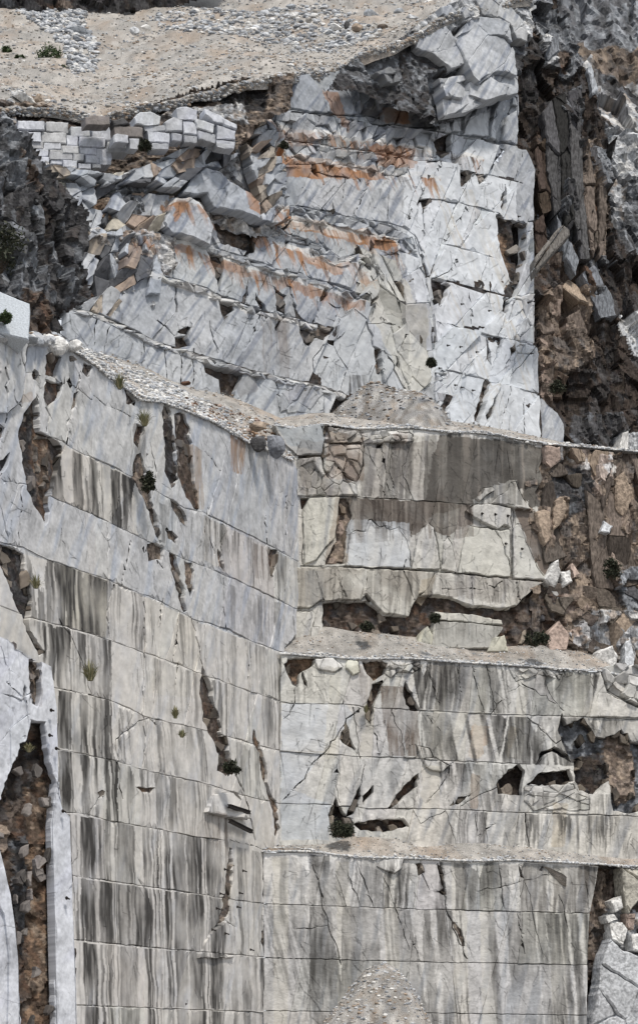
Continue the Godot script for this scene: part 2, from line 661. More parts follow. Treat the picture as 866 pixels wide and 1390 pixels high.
func quads(pos: PackedVector3Array, cols: PackedColorArray, keep: PackedByteArray, nx: int, ny: int, facing: Vector3, jitter := true) -> ArrayMesh:
	var v := PackedVector3Array()
	var nn := PackedVector3Array()
	var cc := PackedColorArray()
	for j in ny:
		for i in nx:
			var a := j * (nx + 1) + i
			var ids := [a, a + 1, a + nx + 1, a + nx + 2]
			if keep.size() and not (keep[ids[0]] and keep[ids[1]] and keep[ids[2]] and keep[ids[3]]):
				continue
			var tris := [[ids[0], ids[1], ids[2]], [ids[1], ids[3], ids[2]]] if (i + j) % 2 == 0 else [[ids[0], ids[1], ids[3]], [ids[0], ids[3], ids[2]]]
			var mix := cols[ids[(i * 7 + j * 3) % 4]]
			for t in tris:
				var fn := (pos[t[1]] - pos[t[0]]).cross(pos[t[2]] - pos[t[0]])
				if fn.length_squared() < 1e-12:
					continue
				fn = fn.normalized()
				var order := [0, 2, 1]
				if fn.dot(facing) < 0:
					fn = -fn
					order = [0, 1, 2]
				for k in order:
					v.append(pos[t[k]])
					nn.append(fn)
					cc.append(mix.lerp(cols[t[k]], .5))
	var arr := []
	arr.resize(Mesh.ARRAY_MAX)
	arr[Mesh.ARRAY_VERTEX] = v
	arr[Mesh.ARRAY_NORMAL] = nn
	arr[Mesh.ARRAY_COLOR] = cc
	var m := ArrayMesh.new()
	m.add_surface_from_arrays(Mesh.PRIMITIVE_TRIANGLES, arr)
	return m

func rock_mat(called: String, lo: float, hi: float, freq: float, scale: Vector3, relief: float, sd: int) -> StandardMaterial3D:
	# grain for rock whose colour is in its vertices
	var m := StandardMaterial3D.new()
	m.resource_name = called
	var n := FastNoiseLite.new()
	n.seed = sd
	n.frequency = freq
	n.fractal_octaves = 5
	n.fractal_gain = .62
	var im := n.get_seamless_image(512, 512)
	var bump := ImageTexture.create_from_image(im)
	var rgb := Image.create(512, 512, false, Image.FORMAT_RGBF)
	for y in 512:
		for x in 512:
			var k := lerpf(lo, hi, smoothstep(.22, .8, im.get_pixel(x, y).r))
			rgb.set_pixel(x, y, Color(k, k * .995, k * .985))
	m.albedo_texture = ImageTexture.create_from_image(rgb)
	m.vertex_color_use_as_albedo = true
	m.uv1_triplanar = true
	m.uv1_world_triplanar = true
	m.uv1_scale = scale
	m.roughness = .92
	m.metallic_specular = .3
	m.heightmap_enabled = true
	m.heightmap_texture = bump
	m.heightmap_scale = relief
	return m

# ------------------------------------------------------------------ loose ground between rails (lists of points in space)

func along(rail: PackedVector3Array, u: float) -> Vector3:
	var f := clampf(u, 0, 1) * (rail.size() - 1)
	var i := mini(int(f), rail.size() - 2)
	return rail[i].lerp(rail[i + 1], f - i)

func even(rail: PackedVector3Array, n: int) -> PackedVector3Array:
	var len := [0.0]
	for i in rail.size() - 1:
		len.append(len[-1] + absf(rail[i + 1].x - rail[i].x) + .3 * rail[i].distance_to(rail[i + 1]))
	var r := PackedVector3Array()
	var k := 0
	for i in n + 1:
		var g: float = len[-1] * i / n
		while k < rail.size() - 2 and len[k + 1] < g:
			k += 1
		r.append(rail[k].lerp(rail[k + 1], (g - len[k]) / maxf(len[k + 1] - len[k], 1e-5)))
	return r

func between(rails: Array, u: float, v: float) -> Vector3:
	var f := clampf(v, 0, 1) * (rails.size() - 1)
	var i := mini(int(f), rails.size() - 2)
	return along(rails[i], u).lerp(along(rails[i + 1], u), f - i)

func bump_at(q: Vector3, amp: float) -> float:
	return amp * (n1.get_noise_3d(q.x * 9.0, q.y * 9.0, q.z * 9.0) + .45 * n2.get_noise_3d(q.x * 26.0, q.y * 26.0, q.z * 26.0) + .2 * n3.get_noise_3d(q.x * 70.0, q.y * 70.0, q.z * 70.0))

func loose(parent: Node3D, called: String, rails: Array, nx: int, ny: int, amp: float, pal: String, mat: Material) -> MeshInstance3D:
	var pos := PackedVector3Array()
	var cols := PackedColorArray()
	var a: Color = C[PAL[pal][0]]
	var b: Color = C[PAL[pal][1]]
	var c: Color = C[PAL[pal][2]]
	for j in ny + 1:
		for i in nx + 1:
			var q := between(rails, float(i) / nx, float(j) / ny)
			var e := minf(j, ny - j) / float(ny)
			q.y += bump_at(q, amp) * minf(1.0, .3 + e * 4.0)
			pos.append(q)
			var k := n1.get_noise_2d(q.x * 8.0, q.z * 8.0 + q.y * 5.0)
			cols.append(a.lerp(b, clampf(.5 + k, 0, 1)).lerp(c, clampf(n2.get_noise_2d(q.x * 14.0, q.z * 9.0) * 1.2, 0, .8)) * (1.0 + .35 * n2.get_noise_3d(q.x * 45.0, q.y * 45.0, q.z * 45.0) + .35 * n3.get_noise_2d(q.x * 60.0, q.y * 60.0)))
	var o := put(parent, called, quads(pos, cols, PackedByteArray(), nx, ny, Vector3(0, 1, .6)), mat)
	return o

func stones(parent: Node3D, called: String, rails: Array, n: int, lo: float, hi: float, amp: float, pal: String, where := PackedVector2Array(), u0 := 0.0, u1 := 1.0, v0 := 0.0, v1 := 1.0) -> MultiMeshInstance3D:
	var mm := MultiMesh.new()
	mm.transform_format = MultiMesh.TRANSFORM_3D
	mm.use_colors = true
	mm.mesh = stone_meshes[rng.randi() % stone_meshes.size()]
	var tf := []
	var cl := []
	var p: Array = PAL[pal]
	var tries := 0
	while tf.size() < n and tries < n * 12:
		tries += 1
		var u := rng.randf_range(u0, u1)
		var v := rng.randf_range(v0, v1)
		var q := between(rails, u, v)
		var px := seen(q)
		if where.size() and not Geometry2D.is_point_in_polygon(px, where):
			continue
		q.y += bump_at(q, amp)
		var s := lo + (hi - lo) * pow(rng.randf(), 3.0)
		var b := Basis.from_euler(Vector3(rng.randf() * TAU, rng.randf() * TAU, rng.randf() * TAU)).scaled(Vector3(s * rng.randf_range(.8, 1.5), s * rng.randf_range(.5, .9), s))
		tf.append(Transform3D(b, q + Vector3.UP * s * .12))
		cl.append(C[p[rng.randi() % p.size()]] * rng.randf_range(.75, 1.15))
	mm.instance_count = tf.size()
	for i in tf.size():
		mm.set_instance_transform(i, tf[i])
		mm.set_instance_color(i, cl[i])
	var o := MultiMeshInstance3D.new()
	o.multimesh = mm
	o.material_override = mats.stone
	var key := str(parent.get_instance_id()) + called
	var c: int = counts.get(key, 0)
	counts[key] = c + 1
	o.name = called if c == 0 else "%s_%03d" % [called, c]
	parent.add_child(o, true)
	o.set_meta("kind", "stuff")
	return o

func stone_mesh(sd: int, cuts: int) -> ArrayMesh:
	# a broken stone: a ball flattened by random planes
	var r := RandomNumberGenerator.new()
	r.seed = sd
	var s := SphereMesh.new()
	s.radial_segments = 7 if cuts < 9 else 14
	s.rings = 4 if cuts < 9 else 9
	s.radius = .5
	s.height = 1.0
	var a := s.get_mesh_arrays()
	var v: PackedVector3Array = a[Mesh.ARRAY_VERTEX]
	var planes := []
	for i in cuts:
		planes.append([Vector3(r.randfn(), r.randfn(), r.randfn()).normalized(), r.randf_range(.26, .42)])
	for i in v.size():
		for p in planes:
			var d: float = v[i].dot(p[0]) - p[1]
			if d > 0:
				v[i] -= p[0] * d
	var st := SurfaceTool.new()
	st.begin(Mesh.PRIMITIVE_TRIANGLES)
	st.set_smooth_group(-1)
	var idx: PackedInt32Array = a[Mesh.ARRAY_INDEX]
	for i in idx:
		st.set_color(Color.WHITE)
		st.add_vertex(v[i])
	st.generate_normals()
	return st.commit()

func boulder(px: float, py: float, d: float, w: float, hgt: float, col: String, label: String, group := "", turn := 0.0) -> void:
	# a single rock that rests at px,py (its foot), w x hgt metres
	var m: ArrayMesh = stone_mesh(int(px * 7 + py * 3), 11)
	var arr := m.surface_get_arrays(0)
	var v: PackedVector3Array = arr[Mesh.ARRAY_VERTEX]
	var cc := PackedColorArray()
	var c: Color = C[col]
	for i in v.size():
		v[i] = Basis(Vector3(0, 0, 1), turn) * (v[i] * Vector3(w, hgt, w * .8) * 1.25)
		cc.append(c)
	var st := SurfaceTool.new()
	st.begin(Mesh.PRIMITIVE_TRIANGLES)
	st.set_smooth_group(-1)
	for i in v.size():
		st.set_color(c)
		st.add_vertex(v[i])
	st.generate_normals()
	var o := put(self, "boulder", st.commit(), mats.rock, at(px, py, d) + Vector3(0, hgt * .42, 0))
	tag(o, label, "boulder", group)

# ------------------------------------------------------------------ plants

func shrub(px: float, py: float, d: float, w: float, hgt: float, kind: String, label: String, out := Vector3.ZERO) -> void:
	# py is the foot of the plant
	var root := thing("shrub" if kind != "tuft" else "grass_tuft", label, "shrub" if kind != "tuft" else "grass", at(px, py, d) + out)
	var st := SurfaceTool.new()
	st.begin(Mesh.PRIMITIVE_TRIANGLES)
	var r := RandomNumberGenerator.new()
	r.seed = int(px * 13 + py)
	if kind == "tuft":
		for i in 90:
			var a := r.randf() * TAU
			var lean := r.randf_range(.25, 1.25)
			var l := hgt * r.randf_range(.5, 1.1)
			var tip := Vector3(cos(a) * lean * w * .6, l * (1.0 - lean * .45), sin(a) * lean * w * .6)
			var foot := Vector3(cos(a), 0, sin(a)) * r.randf() * w * .12
			var side := Vector3(-sin(a), 0, cos(a)) * .05
			var mid := foot.lerp(tip, .55) + Vector3.UP * l * .18
			st.set_color(Color(.1, .115, .05).lerp(Color(.36, .32, .2), r.randf()))
			for q in [foot - side, mid - side * .7, foot + side, foot + side, mid - side * .7, mid + side * .7, mid - side * .7, tip, mid + side * .7]:
				st.add_vertex(q)
		st.generate_normals()
		put(root, "blades", st.commit(), mats.leaf)
		return
	var tw := SurfaceTool.new()
	tw.begin(Mesh.PRIMITIVE_TRIANGLES)
	var tint_a := Color(.035, .06, .025) if kind == "green" else Color(.02, .028, .016)
	var tint_b := Color(.085, .12, .05) if kind == "green" else Color(.05, .052, .03)
	var clumps := 26
	for k in clumps:
		var a := r.randf() * TAU
		var e := pow(r.randf(), .6)
		var c := Vector3(cos(a) * e * w * .42, hgt * (.2 + .75 * r.randf() * (1.0 - e * .45)), sin(a) * e * w * .42)
		var rad := minf(w, hgt) * r.randf_range(.1, .2)
		var side := Vector3(.035, 0, .02)
		for q in [Vector3.ZERO - side, c * .96, side, Vector3.ZERO - side.cross(Vector3.UP), c * .96, side.cross(Vector3.UP)]:
			tw.set_color(Color(.09, .065, .045))
			tw.add_vertex(q)
		for i in 46:
			var dd := Vector3(r.randfn(), r.randfn(), r.randfn()) * rad * .62
			var p := c + dd
			if p.y < 0.02: p.y = .02
			var b := Basis.from_euler(Vector3(r.randf() * TAU, r.randf() * TAU, r.randf() * TAU))
			var l := r.randf_range(.14, .28) * (1.0 + w * .08)
			st.set_color(tint_a.lerp(tint_b, r.randf()))
			for q in [Vector3(-.32, 0, 0), Vector3(0, 1, .1), Vector3(.32, 0, 0), Vector3(-.32, 0, 0), Vector3(.32, 0, 0), Vector3(0, -.6, .08)]:
				st.add_vertex(p + b * (q * l))
	st.generate_normals()
	tw.generate_normals()
	put(root, "foliage", st.commit(), mats.leaf)
	put(root, "stem", tw.commit(), mats.leaf)

# ------------------------------------------------------------------ a quarried wall: region, saw cuts, cracks, broken-out hollows, pieces that stand proud, shattered zones

func quarry(root: Node3D, W: Dictionary, region: Array, cuts: Array, cracks: Array, hollows: Array, proud: Array, shattered: Array, o := {}) -> void:
	seam = o.get("seam", 1.5)
	var pieces := [P(region)]
	var cutters := []
	for c in cuts:
		cutters.append(ribbon_of(ragged_line(P(c), .5), o.get("saw", .4)))
	for c in cracks:
		cutters.append(ribbon_of(ragged_line(P(c[1]), 1.8), c[0] * o.get("crack", .75)))
	for c in proud:
		for g in Geometry2D.offset_polygon(P(c[0]), .5):
			pieces = clip_all(pieces, g)
	for c in shattered:
		for g in Geometry2D.offset_polygon(P(c[0]), .2):
			pieces = clip_all(pieces, g)
	for c in hollows:
		pieces = clip_all(pieces, ragged(P(c[0]), 5.0, 2.2, 3.0))
	for c in cutters:
		pieces = clip_all(pieces, c)
	var jit: float = o.get("jitter", .1)
	for p in pieces:
		if absf(area(p)) < 7.0:
			continue
		piece(root, W, p, rng.randf_range(-jit, jit) + stepped(o, middle(p)), {tone = shade(.93, 1.07), tilt = Vector2(rng.randfn(), rng.randfn()) * o.get("slope", .006), rough = o.get("rough", .06), cells = 110.0})
	for c in proud:
		var q := [P(c[0])]
		for g in cutters:
			q = clip_all(q, g)
		for p in q:
			if absf(area(p)) > 5.0:
				piece(root, W, p, c[1] + rng.randf_range(-.05, .05) + stepped(o, middle(p)), {tone = c[2] if c.size() > 2 else shade(.95, 1.08), tilt = c[3] if c.size() > 3 else Vector2.ZERO, jag = o.get("jag", 1.6), step = o.get("jag_step", 4.0), bevel = .1, rough = .09, skirt = 1.4})
	var all := chips()
	for c in shattered:
		for p in shatter(P(c[0]), c[1], c[2], c[3], int(c[0][0] * 3 + c[0][1])):
			if absf(area(p)) < 3.0:
				continue
			var q := [p]
			for g in cutters:
				q = clip_all(q, g)
			for z in q:
				if absf(area(z)) > 3.0:
					piece(root, W, z, c[4] + rng.randf_range(-1, 1) * c[5] + stepped(o, middle(z)), {name = "rock_shard", into = all, tone = shade(.72, 1.12), tilt = Vector2(rng.randfn(), rng.randfn()) * c[6], flat = true, rough = .1, cells = 16.0, jag = 1.3, step = 5.0, bevel = .12, skirt = 1.6 + c[5]})
	# stone left standing round the edges of the hollows
	for c in hollows:
		var hp := P(c[0])
		if absf(area(hp)) < 60.0:
			continue
		var inner := Geometry2D.offset_polygon(hp, -5.0)
		for p in shatter(hp, 9.0, 1.4, seam, int(c[0][0] + c[0][1])):
			var m := middle(p)
			var deep := false
			for g in inner:
				deep = deep or Geometry2D.is_point_in_polygon(m, g)
			if rng.randf() < (.95 if deep else o.get("bare", .72)):
				continue
			var k := rng.randf_range(.12, .5)
			piece(root, W, p, -rng.randf_range(.06, .34) + stepped(o, m), {name = "rock_shard", into = all, tone = Color(k, k * .88, k * .77), tilt = Vector2(rng.randfn(), rng.randfn()) * .2, flat = true, rough = .08, cells = 10.0, jag = 1.6, step = 4.0, bevel = .08, skirt = .7})
	chips_done(root, all, W.mat)
	var patches := []
	for c in hollows:
		patches.append([c[0], c[1], (c[2] if c.size() > 2 else -.3) * o.get("deep", .6)])
	rough_rock(root, "bedrock", W, ragged(P(o.get("behind", region)), 40.0, 0.0), o.get("cell", .4), o.get("back", -.6), {pal = o.get("joint", "joint"), big = Vector2(2.2, 3.0), small = Vector2(.7, .9), amp = o.get("amp", .5), limit = o.get("limit", .4), seed = int(region[0] + region[1]), edge = 0.0, terraces = o.get("terraces", []), rise = o.get("rise", 0.0)}, patches, mats.rock)

func middle(p: PackedVector2Array) -> Vector2:
	var m := Vector2.ZERO
	for q in p:
		m += q / p.size()
	return m

func stepped(o: Dictionary, p: Vector2) -> float:
	# how far back the terrace at this height stands
	var z := 0.0
	for line in o.get("terraces", []):
		var i := 0
		while i < line.size() - 4 and line[i + 2] < p.x:
			i += 2
		var f := clampf((p.x - line[i]) / maxf(line[i + 2] - line[i], 1.0), 0.0, 1.0)
		if p.y < line[i + 1] + (line[i + 3] - line[i + 1]) * f:
			z -= o.get("rise", .5)
	return z

func ragged_line(l: PackedVector2Array, amp: float) -> PackedVector2Array:
	var r := PackedVector2Array()
	for i in l.size() - 1:
		var n := maxi(1, int(l[i].distance_to(l[i + 1]) / 7.0))
		for k in n:
			var q := l[i].lerp(l[i + 1], float(k) / n)
			r.append(q + Vector2(n2.get_noise_2d(q.x * 8.0, q.y * 8.0), n2.get_noise_2d(q.x * 8.0 + 50.0, q.y * 8.0)) * amp * 2.0)
	r.append(l[-1])
	return r

func shade(lo: float, hi: float) -> Color:
	var k := rng.randf_range(lo, hi)
	return Color(k * rng.randf_range(.985, 1.015), k, k * rng.randf_range(.98, 1.02))

func bolts(root: Node3D, W: Dictionary, pts: Array, h := .1) -> void:
	# rock bolts: a short steel bar with its plate, driven into the face
	var st := SurfaceTool.new()
	var plate := CylinderMesh.new()
	plate.top_radius = .14; plate.bottom_radius = .17; plate.height = .06; plate.radial_segments = 8; plate.rings = 1
	var bar := CylinderMesh.new()
	bar.top_radius = .07; bar.bottom_radius = .07; bar.height = .5; bar.radial_segments = 7; bar.rings = 1
	st.append_from(plate, 0, Transform3D(Basis(), Vector3(0, .03, 0)))
	st.append_from(bar, 0, Transform3D(Basis(Vector3(1, 0, 0), .35), Vector3(0, .24, .05)))
	var m := st.commit()
	for i in pts.size() / 2:
		var o := put(root, "rock_bolt", m, mats.steel, wp(W, pts[i * 2], pts[i * 2 + 1], h))
		o.basis = Basis(W.s, W.n, -W.t)

# ------------------------------------------------------------------

func _ready() -> void:
	rng.seed = 20240611
	for n in [n1, n2, n3]:
		n.frequency = .01
		n.noise_type = FastNoiseLite.TYPE_SIMPLEX_SMOOTH
	n1.fractal_type = FastNoiseLite.FRACTAL_NONE
	n2.fractal_octaves = 3
	n3.fractal_octaves = 2
	n1.seed = 3; n2.seed = 11; n3.seed = 29

	# camera: level, with a raised lens
	var cam := Camera3D.new()
	cam.name = "camera"
	cam.projection = Camera3D.PROJECTION_FRUSTUM
	cam.near = 1.0
	cam.far = 3000.0
	cam.size = 1390.0 / F
	cam.frustum_offset = Vector2(0, (HY - 695.0) / F)
	cam.position = EYE
	add_child(cam)
	cam.current = true

	var env := Environment.new()
	env.background_mode = Environment.BG_SKY
	var sky := Sky.new()
	var sm := ProceduralSkyMaterial.new()
	sm.sky_top_color = Color(.69, .71, .745)
	sm.sky_horizon_color = Color(.8, .805, .81)
	sm.sky_curve = .2
	sm.ground_bottom_color = Color(.3, .29, .28)
	sm.ground_horizon_color = Color(.5, .5, .5)
	sky.sky_material = sm
	env.sky = sky
	env.tonemap_mode = Environment.TONE_MAPPER_LINEAR
	env.tonemap_exposure = 1.68
	env.sdfgi_enabled = true
	env.ssao_enabled = true
	env.ssil_enabled = true
	var we := WorldEnvironment.new()
	we.name = "environment"
	we.environment = env
	add_child(we)

	var sun := DirectionalLight3D.new()
	sun.name = "sun"
	sun.light_energy = .6
	sun.light_angular_distance = 8.0
	sun.light_color = Color(1, .97, .93)
	sun.shadow_enabled = true
	add_child(sun)
	sun.rotation_degrees = Vector3(-58, 22, 0)

	materials()
	left_wall()
	lower_bench()
	middle_bench()
	upper_bench()
	cliff()
	left_crags()
	right_crags()
	near_left()
	top_of_hill()
	ledges()
	details()

func materials() -> void:
	mats.rock = rock_mat("rock", .55, 1.3, .02, Vector3(.16, .16, .16), 9.0, 5)
	mats.strata = rock_mat("streaked rock", .5, 1.35, .02, Vector3(.3, .09, .3), 8.0, 6)
	mats.gravel = rock_mat("gravel", .6, 1.25, .06, Vector3(.2, .2, .2), 12.0, 8)
	mats.far = rock_mat("far rock", .5, 1.4, .015, Vector3(.05, .03, .05), 30.0, 12)
	mats.stone = rock_mat("stone", .8, 1.12, .02, Vector3(.5, .5, .5), 3.0, 7)
	var s := StandardMaterial3D.new()
	s.albedo_color = Color(.16, .14, .13)
	s.metallic = .5
	s.roughness = .7
	mats.steel = s
	var l := StandardMaterial3D.new()
	l.vertex_color_use_as_albedo = true
	l.roughness = .8
	l.cull_mode = BaseMaterial3D.CULL_DISABLED
	l.backlight_enabled = true
	l.backlight = Color(.08, .1, .04)
	mats.leaf = l
	for i in 5:
		stone_meshes.append(stone_mesh(40 + i, 7))

# the planes the walls stand on
var L := bearing(395, 252.0, 2.295, .03)
var B1 := bearing(380, 246.5, .317, .03)
var B2 := bearing(385, 250.5, .317, .03)
var B3 := bearing(410, 256.0, .34, .04)
var K := bearing(400, 264.0, .9, .1)
var D := bearing(735, 319.0, .35, .12, 350.0)
var J := bearing(0, 208.0, 1.1, .12, 400.0)
var N := bearing(0, 188.0, .75, .03)

func left_wall() -> void:
	var region := [0, 460, 45, 466, 62, 464, 88, 470, 105, 478, 130, 495, 160, 518, 190, 543, 222, 546, 258, 560, 290, 572, 318, 590, 345, 603, 372, 612, 398, 625, 404, 645, 409, 690, 407, 770, 402, 862, 386, 880, 382, 950, 380, 1050, 380, 1145, 358, 1158, 358, 1420, 100, 1420, 92, 1300, 84, 1100, 70, 950, 40, 900, 0, 870]
	var cuts := [
		[0, 652, 38, 658], [55, 586, 84, 599, 114, 616, 157, 635, 183, 648, 223, 672, 251, 689, 276, 695, 302, 708, 342, 728, 375, 745, 409, 764],
		[66, 672, 96, 685, 119, 695, 152, 710, 188, 728, 250, 758, 319, 786, 365, 807, 406, 828],
		[0, 735, 33, 743, 66, 759, 102, 772, 145, 786, 173, 799, 203, 809, 243, 828, 263, 840, 309, 854, 342, 870, 386, 886],
		[0, 822, 40, 838, 84, 849, 114, 857, 150, 869, 195, 885, 233, 898, 276, 915, 327, 934, 384, 952],
		[60, 930, 79, 935, 120, 942, 150, 950, 203, 974, 276, 990, 312, 1000, 352, 1012, 382, 1019],
		[70, 1014, 117, 1024, 155, 1032, 208, 1048, 233, 1053, 281, 1064, 337, 1081, 382, 1091],
		[80, 1101, 119, 1105, 142, 1113, 178, 1119, 220, 1126, 260, 1135, 320, 1142, 362, 1153],
		[88, 1187, 100, 1189, 165, 1198, 220, 1206, 313, 1220, 360, 1227],
		[92, 1275, 107, 1276, 165, 1282, 220, 1287, 335, 1297, 360, 1299],
		[100, 1364, 360, 1374],
		[76, 515, 92, 518, 108, 528, 125, 543], [128, 537, 143, 550, 160, 556, 178, 565, 190, 570]]
	var cracks := [
		[.9, [197, 809, 197, 885, 195, 960, 197, 1000, 194, 1046]], [.5, [146, 708, 147, 787]], [.7, [304, 786, 305, 852]], [.8, [262, 838, 269, 872, 276, 902]],
		[.9, [318, 1044, 330, 1075, 338, 1095, 345, 1130, 347, 1148]], [.9, [358, 1157, 357, 1227, 358, 1300, 358, 1420]], [.5, [389, 673, 388, 748]], [.5, [302, 712, 303, 775]],
		[.6, [33, 553, 24, 545, 20, 530]], [.6, [62, 553, 66, 565, 64, 587]], [.6, [95, 585, 88, 610, 90, 590, 98, 555, 104, 530, 110, 505]], [.6, [110, 500, 104, 545, 97, 560]],
		[1.0, [0, 683, 5, 693, 11, 720, 13, 740]], [.5, [30, 660, 29, 700, 26, 740]], [.7, [156, 1005, 175, 990, 190, 978, 203, 974, 212, 985]], [.7, [156, 1005, 160, 1035, 163, 1062, 168, 1085]],
		[.5, [245, 825, 235, 898]], [.6, [120, 1104, 134, 1085, 140, 1072]], [.6, [178, 735, 172, 760, 165, 795]], [.5, [360, 700, 362, 740, 368, 775]], [.5, [282, 690, 280, 720, 292, 752]],
		[.6, [80, 840, 98, 870, 112, 900, 126, 945]], [.5, [153, 795, 146, 830, 150, 866]], [.5, [340, 890, 336, 925]], [.4, [221, 812, 214, 850]], [.5, [195, 745, 205, 752, 222, 772]],
		[.5, [168, 652, 160, 690, 152, 708]], [.5, [205, 680, 213, 640, 205, 600]], [.5, [240, 898, 238, 960]], [.5, [270, 610, 285, 618, 300, 640]], [.6, [10, 465, 8, 500, 12, 540, 8, 575]], [.5, [30, 470, 36, 505, 58, 510]]]
	var hollows := [
		[[63, 478, 86, 484, 76, 512, 64, 508], "brown", -.6], [[62, 514, 86, 522, 82, 538, 66, 553, 61, 540], "brown", -.6],
		[[51, 537, 55, 586, 77, 597, 86, 613, 74, 653, 67, 678, 67, 704, 62, 713, 57, 701, 48, 689, 37, 663, 30, 612, 24, 592, 33, 562, 43, 545], "brown", -1.0],
		[[30, 600, 38, 565, 46, 560, 46, 640, 52, 690, 44, 680, 36, 655], "char", -.3], [[50, 590, 66, 595, 66, 660, 56, 668, 50, 640], "rust", .1],
		[[0, 575, 8, 580, 6, 592, 0, 600], "char"], [[0, 626, 16, 614, 11, 632, 0, 648], "char"], [[44, 500, 54, 505, 55, 520, 46, 515], "brown"],
		[[0, 738, 16, 742, 33, 752, 34, 772, 40, 790, 44, 815, 40, 850, 61, 886, 54, 889, 36, 856, 30, 835, 20, 818, 13, 795, 6, 780, 0, 765], "char", -.9],
		[[183, 622, 192, 614, 200, 640, 206, 675, 213, 702, 219, 737, 210, 725, 203, 700, 196, 678, 186, 662, 180, 650], "muds", -.5],
		[[221, 560, 226, 541, 233, 560, 238, 600, 243, 650, 234, 664, 225, 640], "char", -.2], [[237, 557, 250, 562, 258, 580, 260, 622, 271, 690, 262, 690, 250, 670, 243, 645, 239, 600], "brown", -.4],
		[[230, 748, 238, 752, 243, 770, 250, 800, 255, 829, 248, 826, 240, 800, 234, 780], "brown", -.6], [[252, 762, 262, 765, 264, 800, 258, 810, 253, 790], "tans", -.2], [[200, 738, 214, 735, 224, 748, 220, 760, 202, 760], "muds", -.2],
		[[230, 675, 240, 680, 254, 700, 255, 714, 246, 708, 236, 692], "muds", -.3], [[226, 718, 236, 722, 243, 728, 240, 738, 228, 730], "muds", -.2], [[293, 742, 302, 755, 305, 775, 298, 768], "tans", -.2],
		[[275, 902, 284, 921, 290, 950, 298, 973, 302, 998, 309, 1001, 312, 1024, 318, 1044, 309, 1054, 295, 1046, 296, 1026, 288, 1003, 276, 978, 273, 940], "brown", -.8],
		[[345, 988, 352, 1010, 360, 1034, 365, 1068, 377, 1092, 379, 1130, 375, 1142, 371, 1100, 356, 1055, 352, 1022, 342, 1004], "rust", -.3],
		[[311, 1148, 316, 1150, 315, 1190, 313, 1240, 300, 1256, 291, 1260, 302, 1235, 306, 1195], "muds", -.4], [[357, 1262, 365, 1283, 359, 1292, 355, 1280], "char", -.6],
		[[186, 1068, 200, 1070, 212, 1068, 205, 1076, 194, 1075], "rust", -.3], [[134, 1076, 146, 1070, 145, 1080, 137, 1084], "brown", -.4], [[94, 484, 102, 482, 103, 490, 97, 492], "char"], [[170, 530, 182, 540, 185, 545, 172, 552], "brown", -.3],
		[[103, 532, 108, 530, 104, 552, 97, 556], "brown", -.4], [[367, 745, 376, 748, 376, 770, 368, 785, 366, 770], "brown", -.3], [[115, 492, 126, 498, 120, 512, 113, 505], "brown", -.4], [[186, 575, 196, 580, 190, 610, 182, 600], "brown", -.3]]
	var proud := [
		[[284, 1102, 294, 1078, 318, 1074, 326, 1086, 322, 1098, 336, 1112, 318, 1110, 300, 1106], .6, Color(1.1, 1.08, 1.02), Vector2(.05, -.12)],
		[[290, 1262, 308, 1250, 320, 1258, 318, 1300, 272, 1300], .35], [[0, 462, 20, 460, 38, 466, 36, 505, 30, 545, 12, 560, 0, 560], .5]]
	canvas(L, P(region), 8.0, 12.0, Color(.47, .48, .5), Color(.56, .56, .555), Color(.36, .385, .43), 1.1, Vector2(9, 60), 1)
	var cream := Color(.625, .595, .55)
	var st: Color = C.stain
	tint(L, [0, 745, 66, 760, 150, 788, 263, 842, 384, 887, 380, 1145, 358, 1158, 358, 1420, 90, 1420, 84, 1100, 70, 950, 40, 890, 0, 870], cream, .6, 1.0, .3)
	tint(L, [74, 655, 86, 605, 112, 616, 183, 650, 150, 708, 70, 674], cream, .75, 2.0, .2)
	tint(L, [150, 708, 178, 660, 186, 690, 186, 728], cream, .5)
	tint(L, [276, 700, 404, 764, 404, 826, 365, 808, 320, 786, 276, 760], cream, .5)
	tint(L, [197, 809, 262, 840, 275, 905, 275, 950, 197, 940], Color(.6, .58, .53), .5)
	tint(L, [82, 765, 145, 788, 145, 866, 84, 848], Color(.5, .47, .38), .5)
	streaks(L, [312, 588, 334, 598, 332, 645, 314, 640], .5, .8, C.orange, 1.6, 0.0, .7, 28.0)
	streaks(L, [256, 600, 275, 610, 277, 692, 262, 690], .5, .8, C.tan, 1.6, 0.0, .7, 29.0)
	streaks(L, [264, 1124, 285, 1100, 312, 1108, 318, 1200, 262, 1190], .35, .7, C.mud, 1.0, 0.0, 1.0, 30.0)
	tint(L, [25, 540, 43, 532, 43, 545, 30, 548], C.tan, .5)
	# run-off stains, bench by bench
	streaks(L, [76, 602, 112, 616, 183, 650, 172, 720, 70, 674], .34, .95, st, 3.0, 0.0, 1.5, 1.0)
	streaks(L, [150, 700, 176, 668, 186, 690, 186, 728, 152, 712], .3, .85, st, 1.4, 0.0, .8, 2.0)
	streaks(L, [276, 698, 409, 764, 406, 828, 319, 786, 276, 762], .2, .75, st, 1.5, 0.0, 1.0, 3.0)
	streaks(L, [210, 680, 276, 698, 276, 762, 216, 735], .22, .6, st, 1.3, 0.0, .9, 4.0)
	streaks(L, [340, 735, 376, 748, 376, 790, 345, 785], .25, .6, C.mud, 2.0, 0.0, 1.0, 5.0)
	streaks(L, [36, 745, 66, 759, 145, 787, 150, 868, 84, 849, 42, 838], .46, .9, st, 2.2, 0.0, 1.6, 6.0)
	streaks(L, [100, 772, 150, 788, 150, 868, 112, 857], .5, .75, st, 2.6, 0.0, 2.2, 6.5)
	streaks(L, [150, 790, 197, 808, 196, 885, 150, 868], .28, .85, st, 2.0, 0.0, 1.0, 7.0)
